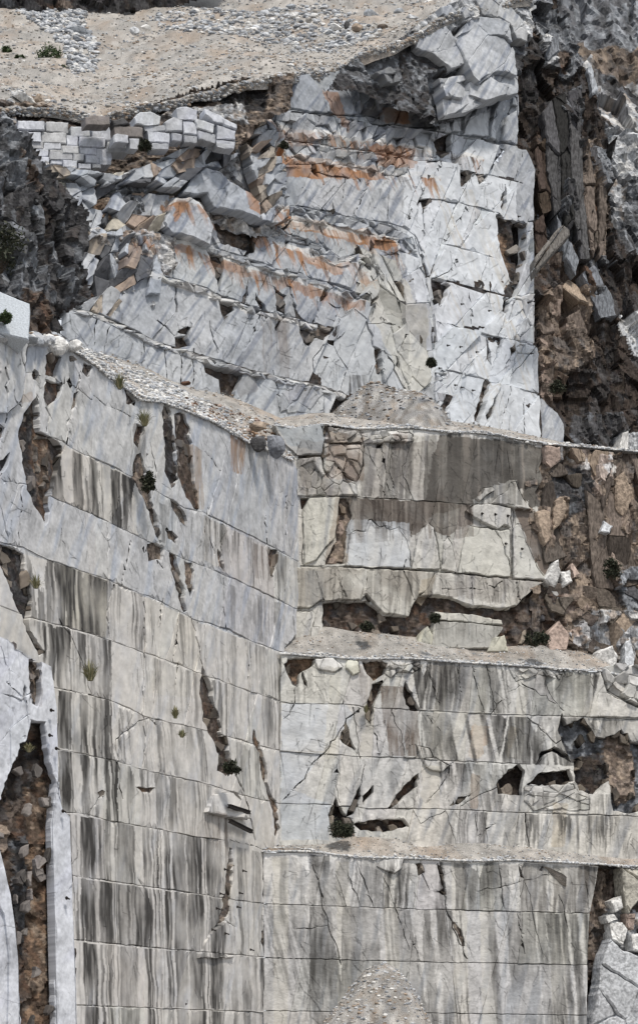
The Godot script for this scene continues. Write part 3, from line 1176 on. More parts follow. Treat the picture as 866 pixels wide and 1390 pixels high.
	streaks(L, [197, 809, 262, 840, 276, 915, 197, 886], .1, .55, st, 1.2, 0.0, 1.0, 8.0)
	streaks(L, [263, 842, 384, 887, 383, 952, 276, 915], .22, .65, st, 1.8, 0.0, 1.0, 9.0)
	streaks(L, [305, 790, 400, 826, 400, 862, 386, 884, 305, 852], .16, .55, st, 1.6, 0.0, 1.0, 9.5)
	streaks(L, [42, 840, 84, 850, 150, 870, 150, 948, 79, 934, 60, 900], .4, .9, st, 1.3, 0.0, 1.2, 10.0)
	streaks(L, [128, 862, 152, 869, 152, 1034, 128, 1026], .55, .85, st, 3.0, 0.0, 1.5, 11.0)
	streaks(L, [79, 936, 150, 950, 155, 1032, 79, 1014], .3, .9, st, 2.4, 0.0, 1.2, 10.0)
	streaks(L, [196, 888, 276, 916, 276, 990, 197, 968], .12, .5, st, 1.2, 0.0, 1.0, 13.0)
	streaks(L, [284, 920, 384, 952, 382, 1018, 300, 998], .2, .7, st, 1.6, 0.0, 1.0, 14.0)
	streaks(L, [160, 960, 276, 990, 290, 1064, 160, 1034], .24, .65, st, 1.6, .12, 1.0, 15.0)
	streaks(L, [79, 1016, 160, 1033, 160, 1116, 82, 1101], .28, .95, st, 2.6, 0.0, 1.2, 10.0)
	streaks(L, [160, 1036, 290, 1066, 300, 1140, 160, 1116], .32, .7, st, 1.5, 0.0, .9, 17.0)
	streaks(L, [310, 1005, 382, 1020, 380, 1092, 318, 1075], .24, .7, st, 1.7, 0.0, 1.0, 18.0)
	streaks(L, [86, 1103, 220, 1126, 313, 1142, 313, 1220, 98, 1189], .42, .95, st, 2.6, 0.0, 1.0, 19.0)
	streaks(L, [98, 1190, 313, 1220, 313, 1297, 105, 1277], .4, .95, st, 2.6, 0.0, 1.0, 19.0)
	streaks(L, [98, 1190, 200, 1204, 210, 1287, 105, 1277], .38, .8, st, 2.6, 0.0, 1.7, 21.0)
	streaks(L, [105, 1278, 360, 1300, 360, 1372, 105, 1364], .36, .9, st, 2.4, 0.0, 1.0, 19.0)
	streaks(L, [105, 1364, 360, 1374, 360, 1420, 105, 1420], .36, .9, st, 2.4, 0.0, 1.0, 19.0)
	streaks(L, [313, 1145, 358, 1157, 358, 1300, 313, 1298], .16, .6, st, 1.4, 0.0, 1.0, 24.0)
	streaks(L, [240, 570, 404, 640, 404, 760, 270, 695], .02, .4, C.slate, 1.4, 0.0, 1.0, 25.0)
	streaks(L, [175, 570, 200, 580, 200, 660, 178, 640], .3, .7, C.umber, 1.4, 0.0, .8, 26.0)
	streaks(L, [376, 640, 404, 645, 408, 760, 384, 745], .3, .35, C.slate, 2.0, 0.0, 2.0, 27.0)
	hairlines(L, [0, 465, 130, 500, 400, 630, 405, 820, 0, 740], 330, 1.3, .5, 3.0, .75)
	hairlines(L, [0, 740, 405, 830, 380, 1145, 358, 1420, 90, 1420, 70, 950], 330, 1.45, .4, 2.5, .75)
	finish(L, 3.5, 2)
	var root := thing("quarry_wall", "tall sawn marble wall on the left with slanting cuts and black run-off stains", "quarry wall")
	quarry(root, L, region, cuts, cracks, hollows, proud, [], {cell = .34, back = -.3, amp = .3, limit = .2, deep = .22, jitter = .04})
	bolts(root, L, [305, 1180, 299, 1213, 294, 1233, 288, 1262, 330, 1182, 325, 1212, 322, 1231, 306, 1267, 340, 1289], .5)

func lower_bench() -> void:
	var region := [358, 1157, 420, 1157, 500, 1164, 600, 1168, 700, 1169, 800, 1173, 812, 1176, 806, 1210, 800, 1240, 797, 1300, 795, 1420, 358, 1420]
	var cuts := [[358, 1227, 430, 1229, 500, 1232, 570, 1234, 650, 1236, 806, 1240], [358, 1300, 500, 1304, 800, 1310], [358, 1372, 800, 1378]]
	var cracks := [
		[.6, [424, 1172, 430, 1195, 440, 1227]], [.8, [431, 1195, 441, 1240, 447, 1262, 458, 1285, 463, 1310]], [.5, [470, 1180, 478, 1205, 492, 1232]], [.5, [486, 1172, 500, 1215, 508, 1232]], [.5, [520, 1190, 535, 1225, 540, 1240, 556, 1290]],
		[.6, [570, 1182, 583, 1208]], [1.0, [600, 1178, 602, 1205, 606, 1236, 612, 1250, 622, 1272, 634, 1302]], [1.0, [678, 1178, 681, 1200, 684, 1234]], [.5, [712, 1195, 705, 1218, 702, 1234]], [.5, [712, 1195, 720, 1215, 722, 1240, 732, 1280, 738, 1300]],
		[.5, [702, 1240, 712, 1295]], [.4, [640, 1210, 690, 1202, 730, 1190, 760, 1181]], [.5, [760, 1215, 772, 1265]], [.5, [455, 1185, 470, 1232]], [.4, [545, 1235, 560, 1280, 568, 1300]], [.4, [398, 1262, 430, 1258, 445, 1256]], [.4, [795, 1190, 798, 1235]]]
	var hollows := [[[564, 1172, 573, 1172, 576, 1184, 567, 1188], "brown", -.2], [[594, 1172, 600, 1180, 604, 1205, 606, 1214, 596, 1210, 600, 1205], "brown", -.3], [[704, 1173, 708, 1185, 713, 1193, 706, 1190], "brown", -.2], [[588, 1210, 606, 1210, 602, 1214], "brown", -.3], [[612, 1250, 626, 1262, 632, 1285, 628, 1285], "muds", -.2]]
	var proud := [[[512, 1175, 520, 1165, 548, 1166, 545, 1178, 535, 1186, 525, 1182], .35, Color(1.1, 1.06, 1.03), Vector2(.1, -.2)]]
	canvas(B1, P(region), 12.0, 12.0, Color(.5, .5, .505), Color(.58, .57, .545), Color(.33, .34, .355), 1.35, Vector2(8, 70), 4)
	var st: Color = C.stain
	tint(B1, [370, 1165, 392, 1165, 390, 1420, 372, 1420], C.cream, .55)
	for x in [455, 520, 612, 650, 745]:
		tint(B1, [x, 1170, x + 18, 1170, x + 26, 1420, x + 4, 1420], C.cream, .45)
	tint(B1, [358, 1157, 392, 1156, 418, 1157, 420, 1188, 412, 1176, 402, 1166, 390, 1161, 374, 1161, 360, 1168], C.white, .9, 1.5, .1)
	tint(B1, [420, 1157, 500, 1164, 548, 1166, 545, 1184, 530, 1190, 512, 1180, 500, 1176, 470, 1166, 430, 1172], C.white, .75, 5.0, .7)
	tint(B1, [548, 1165, 700, 1169, 800, 1173, 800, 1178, 700, 1174, 560, 1171], C.white, .8, 3.0, .4)
	streaks(B1, [358, 1160, 420, 1160, 425, 1228, 358, 1226], .02, .4, st, 2.2, 0.0, 1.4, 31.0)
	streaks(B1, [420, 1160, 600, 1170, 600, 1236, 425, 1229], .42, .82, st, 2.4, -.12, 1.2, 32.0)
	streaks(B1, [590, 1170, 690, 1170, 690, 1238, 590, 1236], .52, .88, st, 2.2, 0.0, 1.2, 33.0)
	streaks(B1, [690, 1170, 812, 1176, 800, 1240, 690, 1238], .42, .8, Color(.09, .085, .08), 2.2, 0.0, 1.6, 34.0)
	streaks(B1, [755, 1172, 800, 1174, 796, 1238, 755, 1236], .6, .6, Color(.12, .11, .1), 3.0, 0.0, 2.0, 34.5)
	streaks(B1, [420, 1230, 800, 1240, 797, 1420, 420, 1420], .46, .8, Color(.1, .098, .095), 2.4, .08, 1.5, 32.0)
	streaks(B1, [358, 1228, 440, 1229, 440, 1420, 358, 1420], .1, .45, st, 1.3, .25, 1.7, 36.0)
	hairlines(B1, [358, 1157, 812, 1176, 797, 1420, 358, 1420], 460, 1.25, .3, 3.0, .8)
	finish(B1, 3.0, 5)
	var root := thing("quarry_bench", "lowest marble bench with grey streaks and one long horizontal saw cut", "quarry bench", Vector3.ZERO)
	quarry(root, B1, region, cuts, cracks, hollows, proud, [], {cell = .33, back = -.5, limit = .34})
	# broken blocks at its right end
	var g := thing("broken_rock", "heap of broken pale blocks and brown rock at the right end of the lowest bench", "rock")
	var reg := [785, 1180, 866, 1176, 880, 1178, 880, 1420, 775, 1420, 780, 1300]
	rough_rock(g, "bedrock", B1, P(reg), .3, -2.2, {pal = "brown", amp = 1.2, big = Vector2(1.6, 3.4), small = Vector2(.7, 1.1), seed = 77, edge = 0.0}, [[[800, 1180, 822, 1180, 826, 1240, 815, 1300, 797, 1300], "muds"], [[820, 1230, 866, 1240, 866, 1300, 815, 1300], "mixed", .4]], mats.strata)
	for c in [[[843, 1178, 866, 1177, 878, 1178, 878, 1212, 860, 1232, 852, 1240, 846, 1215], .3, "cream"], [[828, 1250, 846, 1252, 852, 1262, 845, 1282, 830, 1275], .5, "white"], [[818, 1300, 828, 1275, 846, 1290, 866, 1296, 878, 1302, 878, 1420, 800, 1420], 1.0, "pale"], [[858, 1268, 880, 1266, 880, 1292, 860, 1290], .9, "white"], [[830, 1222, 842, 1216, 846, 1232, 836, 1238], .1, "white"], [[822, 1242, 832, 1240, 838, 1248, 826, 1252], .4, "white"], [[848, 1240, 862, 1240, 860, 1262, 850, 1258], -.2, "pink"]]:
		for p in shatter(P(c[0]), 44.0, 1.5, 1.2, int(c[0][0])):
			piece(g, B1, p, c[1] + rng.randf_range(-.2, .2), {name = "block", mat = mats.rock, tone = C[c[2]] * rng.randf_range(.75, 1.0), bevel = .2, rough = .1, jag = 1.5, tilt = Vector2(rng.randfn(), rng.randfn()) * .12, flat = true, skirt = 2.4})

func middle_bench() -> void:
	var region := [382, 888, 430, 892, 500, 895, 560, 895, 600, 898, 680, 903, 760, 908, 800, 912, 820, 912, 824, 938, 866, 962, 890, 970, 890, 1200, 378, 1190]
	var cuts := [[378, 952, 395, 955, 470, 956, 500, 960, 570, 964, 666, 969, 765, 972, 798, 973, 890, 978], [376, 1019, 430, 1023, 500, 1027, 570, 1030, 600, 1032, 690, 1036, 722, 1037], [376, 1090, 440, 1092, 500, 1097, 590, 1098, 640, 1100, 700, 1103, 760, 1104, 890, 1109]]
	var cracks := [
		[.9, [487, 962, 471, 977, 459, 997, 441, 1019, 423, 1037, 412, 1058, 398, 1074]], [.5, [402, 930, 398, 955, 393, 970, 385, 976]], [.6, [478, 960, 486, 1000, 490, 1030]], [.6, [457, 1028, 456, 1060, 462, 1090]], [.6, [500, 1030, 492, 1050, 490, 1065]],
		[.5, [508, 985, 515, 1025]], [.5, [560, 1100, 570, 1118, 590, 1108, 605, 1100]], [.6, [606, 1100, 618, 1140, 622, 1160]], [.6, [711, 1105, 714, 1125, 718, 1150]], [.5, [644, 1105, 648, 1135, 672, 1118]], [.5, [620, 1098, 650, 1080, 675, 1068]],
		[.5, [705, 930, 680, 950, 660, 975]], [.5, [700, 925, 740, 945, 765, 965]], [.5, [580, 970, 598, 992]], [.5, [625, 940, 620, 905]], [.6, [715, 975, 735, 990, 755, 1010, 765, 1000]], [.5, [684, 985, 680, 1000]], [.5, [735, 905, 742, 935, 760, 960]],
		[.5, [598, 960, 578, 905]], [.5, [655, 965, 640, 905]], [.6, [395, 1074, 383, 1086]], [.5, [727, 1100, 745, 1096, 780, 1075]], [.5, [530, 960, 545, 1000, 548, 1028]], [.5, [660, 900, 668, 940, 676, 966]], [.4, [800, 910, 806, 940, 800, 970]], [.5, [580, 1090, 600, 1065, 614, 1035]]]
	var hollows := [
		[[385, 902, 392, 893, 432, 893, 426, 902, 406, 915, 404, 932, 396, 928], "rust", -.4], [[490, 898, 515, 896, 532, 904, 520, 915, 508, 925, 498, 915], "rust", -.3], [[506, 928, 520, 926, 509, 955, 503, 985, 495, 975, 498, 950], "brown", -.4],
		[[549, 925, 560, 940, 570, 965, 556, 965, 547, 945], "brown", -.3], [[470, 978, 475, 1000, 486, 1022, 470, 1010, 460, 1003], "rust", -.3], [[410, 912, 417, 925, 418, 932, 412, 928], "brown"],
		[[456, 1082, 446, 1106, 446, 1120, 456, 1138, 480, 1138, 480, 1116, 466, 1103], "earth", -1.0], [[481, 1082, 490, 1062, 489, 1080, 480, 1104, 468, 1110], "brown", -.4], [[480, 1118, 500, 1113, 548, 1111, 556, 1122, 520, 1129, 490, 1127], "brown", -.7], [[492, 1080, 508, 1066, 506, 1076, 492, 1092], "brown", -.4],
		[[537, 1080, 545, 1072, 560, 1055, 569, 1049, 566, 1068, 550, 1080, 540, 1092, 525, 1098], "brown", -.5], [[611, 1095, 622, 1083, 640, 1078, 622, 1092], "brown", -.3],
		[[673, 1064, 690, 1045, 705, 1037, 713, 1045, 710, 1060, 708, 1079, 692, 1079, 676, 1077], "earth", -1.2], [[714, 1064, 735, 1048, 772, 1044, 778, 1060, 760, 1069, 740, 1066], "earth", -1.2], [[726, 1040, 735, 1020, 752, 1014, 768, 1022, 776, 1036, 765, 1030, 750, 1020, 738, 1025], "char", -.6],
		[[762, 968, 768, 985, 790, 975, 800, 985, 808, 1000, 826, 1004, 842, 990, 856, 1008, 890, 1010, 890, 1098, 850, 1104, 832, 1100, 826, 1060, 800, 1078, 780, 1060, 778, 1036, 765, 1015, 758, 990], "slates", -.6],
		[[820, 1000, 850, 995, 862, 1030, 862, 1080, 838, 1095, 826, 1060, 818, 1030], "tans", .5], [[778, 1030, 815, 1020, 824, 1060, 805, 1078, 785, 1072], "earth", .2]]
	var proud := [
		[[815, 912, 824, 940, 862, 960, 890, 968, 890, 975, 800, 972, 806, 945, 808, 915], .3, Color(1.12, 1.1, 1.04)], [[428, 895, 452, 892, 466, 905, 455, 912, 432, 908], .3, Color(1.1, 1.1, 1.1)], [[472, 896, 486, 896, 488, 913, 480, 916, 470, 906], .4, Color(1.05, 1.02, .9)],
		[[566, 1012, 582, 1016, 588, 1028, 572, 1030], .3], [[548, 1027, 556, 1012, 564, 1010, 566, 1028], .3], [[574, 1030, 590, 1028, 610, 1040, 600, 1048, 580, 1042], .5, Color(1.15, 1.14, 1.12)]]
	var shattered := [
		[[712, 1068, 740, 1066, 780, 1064, 785, 1078, 800, 1084, 800, 1100, 725, 1100, 712, 1086], 11.0, 1.5, .0, .1, .2, .1], [[818, 905, 840, 900, 890, 905, 890, 962, 866, 956, 826, 938], 13.0, 1.4, .4, .4, .5, .2], [[528, 898, 545, 905, 568, 898, 572, 905, 560, 914, 540, 912, 530, 920, 522, 914], 7.0, 1.4, -.4, .3, .3, .25], [[690, 906, 735, 908, 765, 910, 760, 922, 730, 915, 700, 925], 8.0, 1.4, .3, .15, .2, .2]]
	canvas(B2, P(region), 12.0, 12.0, Color(.52, .52, .515), Color(.6, .585, .545), Color(.34, .345, .35), 1.25, Vector2(8, 70), 7)
	var st: Color = C.stain
	tint(B2, [382, 955, 470, 956, 480, 972, 440, 1020, 382, 1018], Color(.5, .53, .57), .7)
	tint(B2, [382, 1020, 440, 1022, 400, 1072, 448, 1092, 446, 1140, 382, 1140], Color(.47, .5, .54), .7)
	streaks(B2, [516, 930, 552, 932, 566, 965, 572, 1028, 524, 1026], .5, .85, C.mud, 1.5, 0.0, 1.2, 54.0)
	tint(B2, [640, 985, 665, 985, 655, 1028, 636, 1028], Color(.5, .38, .27), .6, 7.0, .8)
	tint(B2, [692, 985, 704, 990, 696, 1010, 690, 1030, 684, 1020], C.ochre, .6, 3.0)
	tint(B2, [640, 1050, 652, 1052, 648, 1098, 636, 1098], C.tan, .6)
	tint(B2, [572, 1040, 596, 1042, 596, 1098, 572, 1098], C.cream, .7)
	for x in [595, 650, 705, 500, 450]:
		tint(B2, [x, 900, x + 14, 900, x + 4, 1030, x - 12, 1030], C.cream, .5)
	tint(B2, [765, 905, 815, 914, 808, 970, 790, 972], C.cream, .4)
	tint(B2, [750, 1090, 770, 1090, 766, 1150, 748, 1150], C.ochre, .3)
	tint(B2, [424, 891, 560, 895, 680, 903, 815, 911, 815, 917, 680, 909, 610, 904, 560, 902, 500, 903, 465, 908, 430, 906], C.white, .75, 4.0, .5)
	streaks(B2, [440, 895, 545, 896, 540, 960, 440, 956], .1, .4, C.mud, 1.8, .1, 1.2, 41.0)
	streaks(B2, [556, 896, 660, 902, 672, 968, 570, 963], .58, .84, st, 2.0, -.1, 1.6, 42.0)
	streaks(B2, [660, 902, 740, 906, 790, 972, 668, 968], .4, .66, st, 2.4, .15, 1.3, 43.0)
	streaks(B2, [735, 906, 812, 912, 800, 973, 745, 972], .34, .7, st, 2.4, 0.0, 1.1, 44.0)
	streaks(B2, [572, 966, 690, 971, 676, 1036, 572, 1030], .38, .8, st, 3.0, .22, 2.2, 45.0)
	streaks(B2, [690, 972, 785, 974, 780, 1040, 680, 1036], .5, .8, st, 2.2, .12, 1.6, 46.0)
	streaks(B2, [760, 972, 890, 978, 890, 1100, 780, 1040], .6, .8, st, 2.0, 0.0, 1.6, 47.0)
	streaks(B2, [490, 1030, 570, 1030, 570, 1098, 480, 1094], .14, .45, st, 1.8, .15, 1.4, 48.0)
	streaks(B2, [590, 1034, 690, 1038, 680, 1103, 590, 1098], .34, .7, st, 2.0, .15, 1.6, 49.0)
	streaks(B2, [690, 1075, 890, 1078, 890, 1108, 690, 1103], .24, .6, st, 1.8, 0.0, 1.0, 50.0)
	streaks(B2, [590, 1099, 710, 1104, 710, 1170, 590, 1160], .3, .66, st, 1.8, -.06, 1.2, 51.0)
	streaks(B2, [710, 1104, 890, 1109, 890, 1180, 710, 1175], .36, .8, st, .75, 0.0, .8, 52.0)
	streaks(B2, [382, 895, 440, 895, 440, 956, 382, 954], .1, .4, st, 1.4, 0.0, 1.0, 53.0)
	hairlines(B2, [382, 890, 815, 910, 890, 980, 890, 1180, 378, 1180], 650, 1.4, .7, 2.2, .85)
	finish(B2, 3.0, 8)
	var root := thing("quarry_bench", "middle marble bench with dark striped face and brown shrubby hollows", "quarry bench")
	quarry(root, B2, region, cuts, cracks, hollows, proud, shattered, {cell = .3, back = -.85, limit = .5, deep = .8})

func upper_bench() -> void:
	var region := [372, 577, 400, 581, 440, 575, 446, 578, 480, 582, 560, 582, 600, 585, 640, 588, 680, 592, 720, 598, 735, 602, 738, 618, 731, 634, 736, 650, 726, 668, 733, 690, 727, 712, 736, 740, 752, 790, 770, 840, 770, 920, 396, 920, 402, 690, 404, 640, 385, 606]
	var cuts := [[400, 674, 430, 672, 480, 674, 573, 680, 640, 684, 670, 684, 700, 688, 724, 692], [398, 767, 430, 768, 480, 769, 590, 775, 640, 780, 700, 785, 735, 788]]
	var cracks := [
		[.9, [695, 690, 695, 786]], [.8, [411, 690, 411, 766]], [.5, [498, 605, 508, 632, 522, 672]], [.5, [515, 608, 530, 670]], [.5, [560, 600, 545, 640, 562, 680]], [.5, [535, 600, 530, 640, 535, 675]], [.5, [672, 718, 685, 745, 692, 770]], [.5, [560, 706, 556, 735]],
		[.5, [550, 760, 548, 772, 556, 800, 563, 815]], [.5, [430, 775, 440, 815]], [.5, [500, 775, 495, 800]], [.5, [455, 778, 470, 810]], [.5, [640, 784, 642, 820]], [.5, [655, 785, 672, 800, 668, 822]], [.5, [680, 788, 672, 800]], [.4, [600, 800, 640, 798, 660, 800]], [.5, [700, 790, 706, 815]], [.5, [385, 600, 400, 617, 436, 618]]]
	var hollows := [
		[[438, 817, 496, 816, 510, 826, 520, 836, 552, 838, 566, 810, 612, 811, 640, 824, 690, 827, 712, 812, 722, 800, 738, 790, 770, 830, 770, 900, 440, 900], "brown", .15],
		[[441, 578, 478, 580, 492, 600, 494, 632, 486, 655, 470, 650, 462, 640, 450, 650, 440, 640, 436, 620], "orangey", .1], [[406, 676, 420, 676, 414, 692, 407, 690], "brown", -.2], [[458, 676, 470, 676, 478, 700, 470, 720, 468, 765, 440, 766, 456, 735], "tans", .3],
		[[555, 769, 566, 775, 568, 785, 562, 790], "brown", -.2], [[494, 806, 502, 808, 505, 816, 500, 818], "brown", -.2], [[405, 618, 418, 612, 434, 620, 432, 670, 406, 668], "muds", .1], [[512, 600, 519, 600, 518, 608, 511, 608], "char", -.3]]
	var proud := [
		[[372, 577, 400, 581, 436, 575, 441, 595, 436, 617, 405, 617, 388, 602], .3, Color(.85, .87, .9)], [[413, 692, 420, 676, 461, 674, 458, 700, 455, 730, 440, 745, 430, 760, 413, 766], .3, Color(.95, .96, .94)],
		[[470, 768, 476, 724, 484, 720, 496, 722, 500, 706, 504, 705, 514, 716, 522, 714, 530, 720, 540, 716, 552, 732, 556, 750, 558, 771], .6, Color(1.02, 1.04, 1.06)],
		[[560, 771, 566, 735, 574, 716, 582, 710, 588, 716, 594, 738, 598, 772], .55], [[600, 773, 602, 740, 607, 728, 614, 742, 621, 776], .5, Color(1.05, 1.04, 1.0)],
		[[622, 776, 632, 728, 638, 713, 648, 716, 662, 716, 668, 720, 692, 719, 692, 784], .6, Color(1.03, 1.02, .98)], [[697, 785, 697, 716, 702, 711, 708, 718, 714, 735, 722, 752, 730, 772, 740, 786], .6, Color(1.05, 1.05, 1.0)],
		[[633, 692, 642, 685, 668, 684, 693, 690, 693, 716, 684, 712, 676, 718, 662, 712, 648, 704], .6], [[668, 682, 676, 674, 690, 666, 693, 655, 700, 654, 704, 664, 710, 676, 722, 692, 695, 688], .62, Color(1.06, 1.06, 1.02)], [[656, 662, 668, 660, 672, 664, 660, 672, 652, 680, 646, 676], .5, Color(1.05, 1.05, 1.0)],
		[[402, 769, 480, 771, 590, 776, 584, 792, 578, 802, 570, 806, 562, 818, 554, 836, 520, 832, 508, 818, 497, 806, 490, 814, 455, 814, 436, 814, 420, 826, 402, 824], .45, Color(1, .99, .96)],
		[[592, 777, 640, 781, 700, 787, 738, 790, 722, 800, 710, 812, 700, 822, 688, 825, 640, 822, 612, 810, 594, 808, 572, 808, 580, 796], .5, Color(1.02, 1.02, 1.0)],
		[[402, 830, 424, 830, 428, 838, 420, 875, 400, 875], .4], [[590, 830, 640, 834, 680, 842, 682, 848, 590, 840], .5, Color(1.05, 1.05, .97)], [[590, 843, 640, 846, 684, 851, 664, 880, 586, 880], .9, Color(.85, .85, .83)], [[668, 866, 684, 862, 690, 884, 662, 884], 1.1, Color(1.05, 1.02, .9)], [[562, 880, 572, 858, 580, 850, 588, 862, 586, 880], .8, Color(.95, .95, .85)], [[420, 875, 424, 852, 434, 850, 430, 880], .9, Color(1.1, 1.1, 1.1)]]
	var shattered := [[[404, 622, 436, 620, 440, 640, 450, 652, 462, 642, 470, 652, 484, 658, 486, 672, 404, 672], 15.0, 1.4, 1.4, .2, .25, .12], [[492, 586, 560, 584, 562, 598, 495, 602], 8.0, 1.6, .2, .3, .25, .2], [[446, 580, 490, 584, 494, 600, 450, 600], 9.0, 1.5, .1, .35, .3, .25], [[440, 602, 494, 604, 492, 636, 484, 655, 464, 640, 450, 650, 440, 636], 13.0, 1.5, 1.2, .05, .25, .2]]
	canvas(B3, P(region), 12.0, 12.0, Color(.5, .495, .48), Color(.57, .555, .51), Color(.35, .35, .35), 1.4, Vector2(8, 70), 10)
	var st := Color(.075, .07, .065)
	tint(B3, [595, 588, 736, 602, 742, 690, 720, 690, 700, 650, 660, 660, 640, 684, 590, 700, 560, 720, 480, 676, 575, 680], Color(.1, .092, .083), .95, 7.0, .2)
	tint(B3, [470, 676, 575, 680, 640, 686, 640, 712, 600, 730, 580, 710, 560, 730, 510, 716, 478, 720], Color(.12, .104, .092), .95, 6.0, .25)
	tint(B3, [696, 690, 725, 694, 740, 740, 750, 788, 735, 782, 710, 720], Color(.15, .12, .1), .92, 3.0, .2)
	tint(B3, [455, 676, 475, 676, 470, 766, 440, 766], C.tan, .5)
	tint(B3, [446, 580, 494, 584, 494, 655, 440, 650], C.orange, .55, 4.0, .5)
	tint(B3, [530, 590, 552, 585, 550, 610, 535, 612], C.pink, .5)
	tint(B3, [372, 577, 440, 575, 440, 617, 390, 605], Color(.36, .385, .4), .8)
	tint(B3, [470, 705, 556, 710, 556, 772, 470, 770], Color(.52, .55, .585), .7)
	tint(B3, [622, 715, 692, 715, 692, 785, 622, 780], Color(.57, .565, .53), .6)
	tint(B3, [697, 710, 740, 785, 697, 785], Color(.58, .58, .54), .6)
	tint(B3, [402, 770, 590, 776, 570, 840, 402, 826], Color(.53, .525, .49), .6)
	tint(B3, [585, 843, 684, 850, 664, 880, 586, 880], Color(.43, .43, .42), .6)
	tint(B3, [570, 790, 590, 782, 584, 806, 560, 830], C.ochre, .35)
	tint(B3, [440, 576, 560, 582, 680, 592, 736, 602, 736, 607, 680, 598, 600, 591, 540, 592, 500, 596, 450, 586], C.white, .6, 4.0, .6)
	tint(B3, [402, 771, 590, 777, 575, 838, 500, 815, 402, 828], C.mud, .45, 8.0, .95)
	tint(B3, [592, 778, 738, 790, 700, 824, 594, 808], C.mud, .35, 8.0, .95)
	tint(B3, [405, 600, 600, 600, 600, 680, 405, 674], C.mud, .4, 8.0, .95)
	streaks(B3, [490, 604, 600, 590, 600, 680, 490, 674], .32, .75, st, 2.0, -.1, .9, 61.0)
	streaks(B3, [575, 588, 625, 588, 625, 682, 575, 680], .5, .8, st, 2.4, 0.0, .8, 62.0)
	streaks(B3, [625, 588, 736, 602, 740, 690, 625, 684], .25, .6, Color(.04, .038, .036), 2.6, 0.0, 1.2, 63.0)
	streaks(B3, [625, 588, 736, 602, 740, 690, 625, 684], .0, .5, Color(.3, .27, .24), 2.6, 0.0, 1.0, 64.0)
	streaks(B3, [470, 676, 640, 684, 640, 730, 470, 740], .2, .6, Color(.05, .04, .036), 2.6, 0.0, 1.0, 65.0)
	streaks(B3, [470, 676, 640, 684, 640, 730, 470, 740], -.02, .55, Color(.32, .29, .26), 2.6, 0.0, .8, 66.0)
	streaks(B3, [402, 771, 592, 777, 580, 838, 402, 828], .26, .75, st, 1.6, -.08, .7, 67.0)
	streaks(B3, [586, 843, 684, 851, 664, 880, 586, 880], .42, .75, st, .9, 0.0, .6, 68.0)
	streaks(B3, [594, 778, 700, 787, 700, 824, 594, 808], .16, .55, st, 1.6, .1, .6, 69.0)
	streaks(B3, [413, 676, 460, 676, 450, 760, 413, 764], -.02, .35, C.slate, 2.0, .1, 1.0, 70.0)
	streaks(B3, [412, 775, 440, 775, 436, 826, 412, 824], .4, .5, C.slate, 2.0, 0.0, 1.4, 71.0)
	hairlines(B3, [372, 577, 736, 602, 770, 920, 396, 920], 800, 1.4, .6, 2.0, .9)
	finish(B3, 3.0, 11)
	var root := thing("quarry_bench", "upper marble bench with freshly broken pale teeth on a dark brown face", "quarry bench")
	quarry(root, B3, region, cuts, cracks, hollows, proud, shattered, {cell = .3, back = -.8, limit = .5, deep = .6})
	bolts(root, B3, [654, 697, 672, 698, 689, 700, 686, 738, 708, 745], .75)
	# weathered brown rock where the bench ends on the right
	var g := thing("rock_outcrop", "weathered brown and orange rock outcrop right of the upper bench", "rock outcrop")
	var reg := [708, 600, 762, 606, 800, 612, 890, 616, 890, 935, 858, 915, 820, 900, 770, 890, 725, 886, 715, 800, 715, 740, 708, 690]
	rough_rock(g, "rock_face", B3, P(reg), .27, -.35, {pal = "muds", amp = .95, big = Vector2(2.2, 4.5), small = Vector2(.7, 1.3), seed = 91, edge = 0.0}, [
		[[730, 600, 765, 606, 762, 630, 740, 640], "orangey", .3], [[765, 606, 830, 612, 835, 640, 815, 680, 800, 660, 780, 630], "orangey", .3], [[760, 625, 800, 640, 805, 690, 770, 700, 750, 680, 745, 640], "dark"], [[805, 660, 840, 650, 860, 700, 850, 760, 815, 790, 800, 740], "tans"],
		[[728, 690, 745, 688, 752, 720, 748, 760, 736, 755], "tans", .5], [[750, 680, 768, 675, 770, 700, 755, 720], "tans", .5], [[755, 725, 800, 700, 805, 740, 780, 780, 750, 780], "muds", -.1], [[740, 788, 775, 775, 815, 790, 800, 830, 765, 850, 745, 830], "tans", .3],
		[[830, 780, 890, 760, 890, 850, 848, 840], "slates", .6], [[800, 830, 860, 830, 890, 860, 890, 930, 850, 905, 790, 880, 780, 850], "mixed", .4], [[735, 800, 760, 800, 765, 870, 735, 880], "brown", -.2], [[835, 615, 890, 617, 890, 720, 860, 700, 840, 650], "muds"], [[768, 860, 790, 845, 800, 870, 775, 885], "orangey", .5]], mats.strata)
	var all := chips()
	var mud: Color = C.mud
	var weath := Color(.12, .103, .09)
	jumble(g, B3, [735, 604, 765, 607, 830, 613, 890, 617, 890, 650, 830, 660, 800, 640, 740, 650], 17.0, 2.0, 1.3, .0, .25, .16, [C.orange, C.tan, mud, weath, mud, weath], mats.strata, all, {gaps = .4})
	jumble(g, B3, [733, 650, 800, 640, 860, 660, 890, 650, 890, 790, 830, 800, 745, 790, 728, 740], 22.0, 3.2, 1.5, .15, .35, .1, [mud * .8, weath, mud, weath * .7, Color(.22, .18, .15)], mats.strata, all, {gaps = .72})
	jumble(g, B3, [745, 790, 830, 800, 890, 790, 890, 925, 850, 905, 790, 882, 750, 870, 735, 840], 18.0, 1.7, .8, .2, .35, .22, [C.grey, mud, weath, C.dark, C.tan, mud, weath], mats.rock, all, {gaps = .3})
	chips_done(g, all, mats.rock)
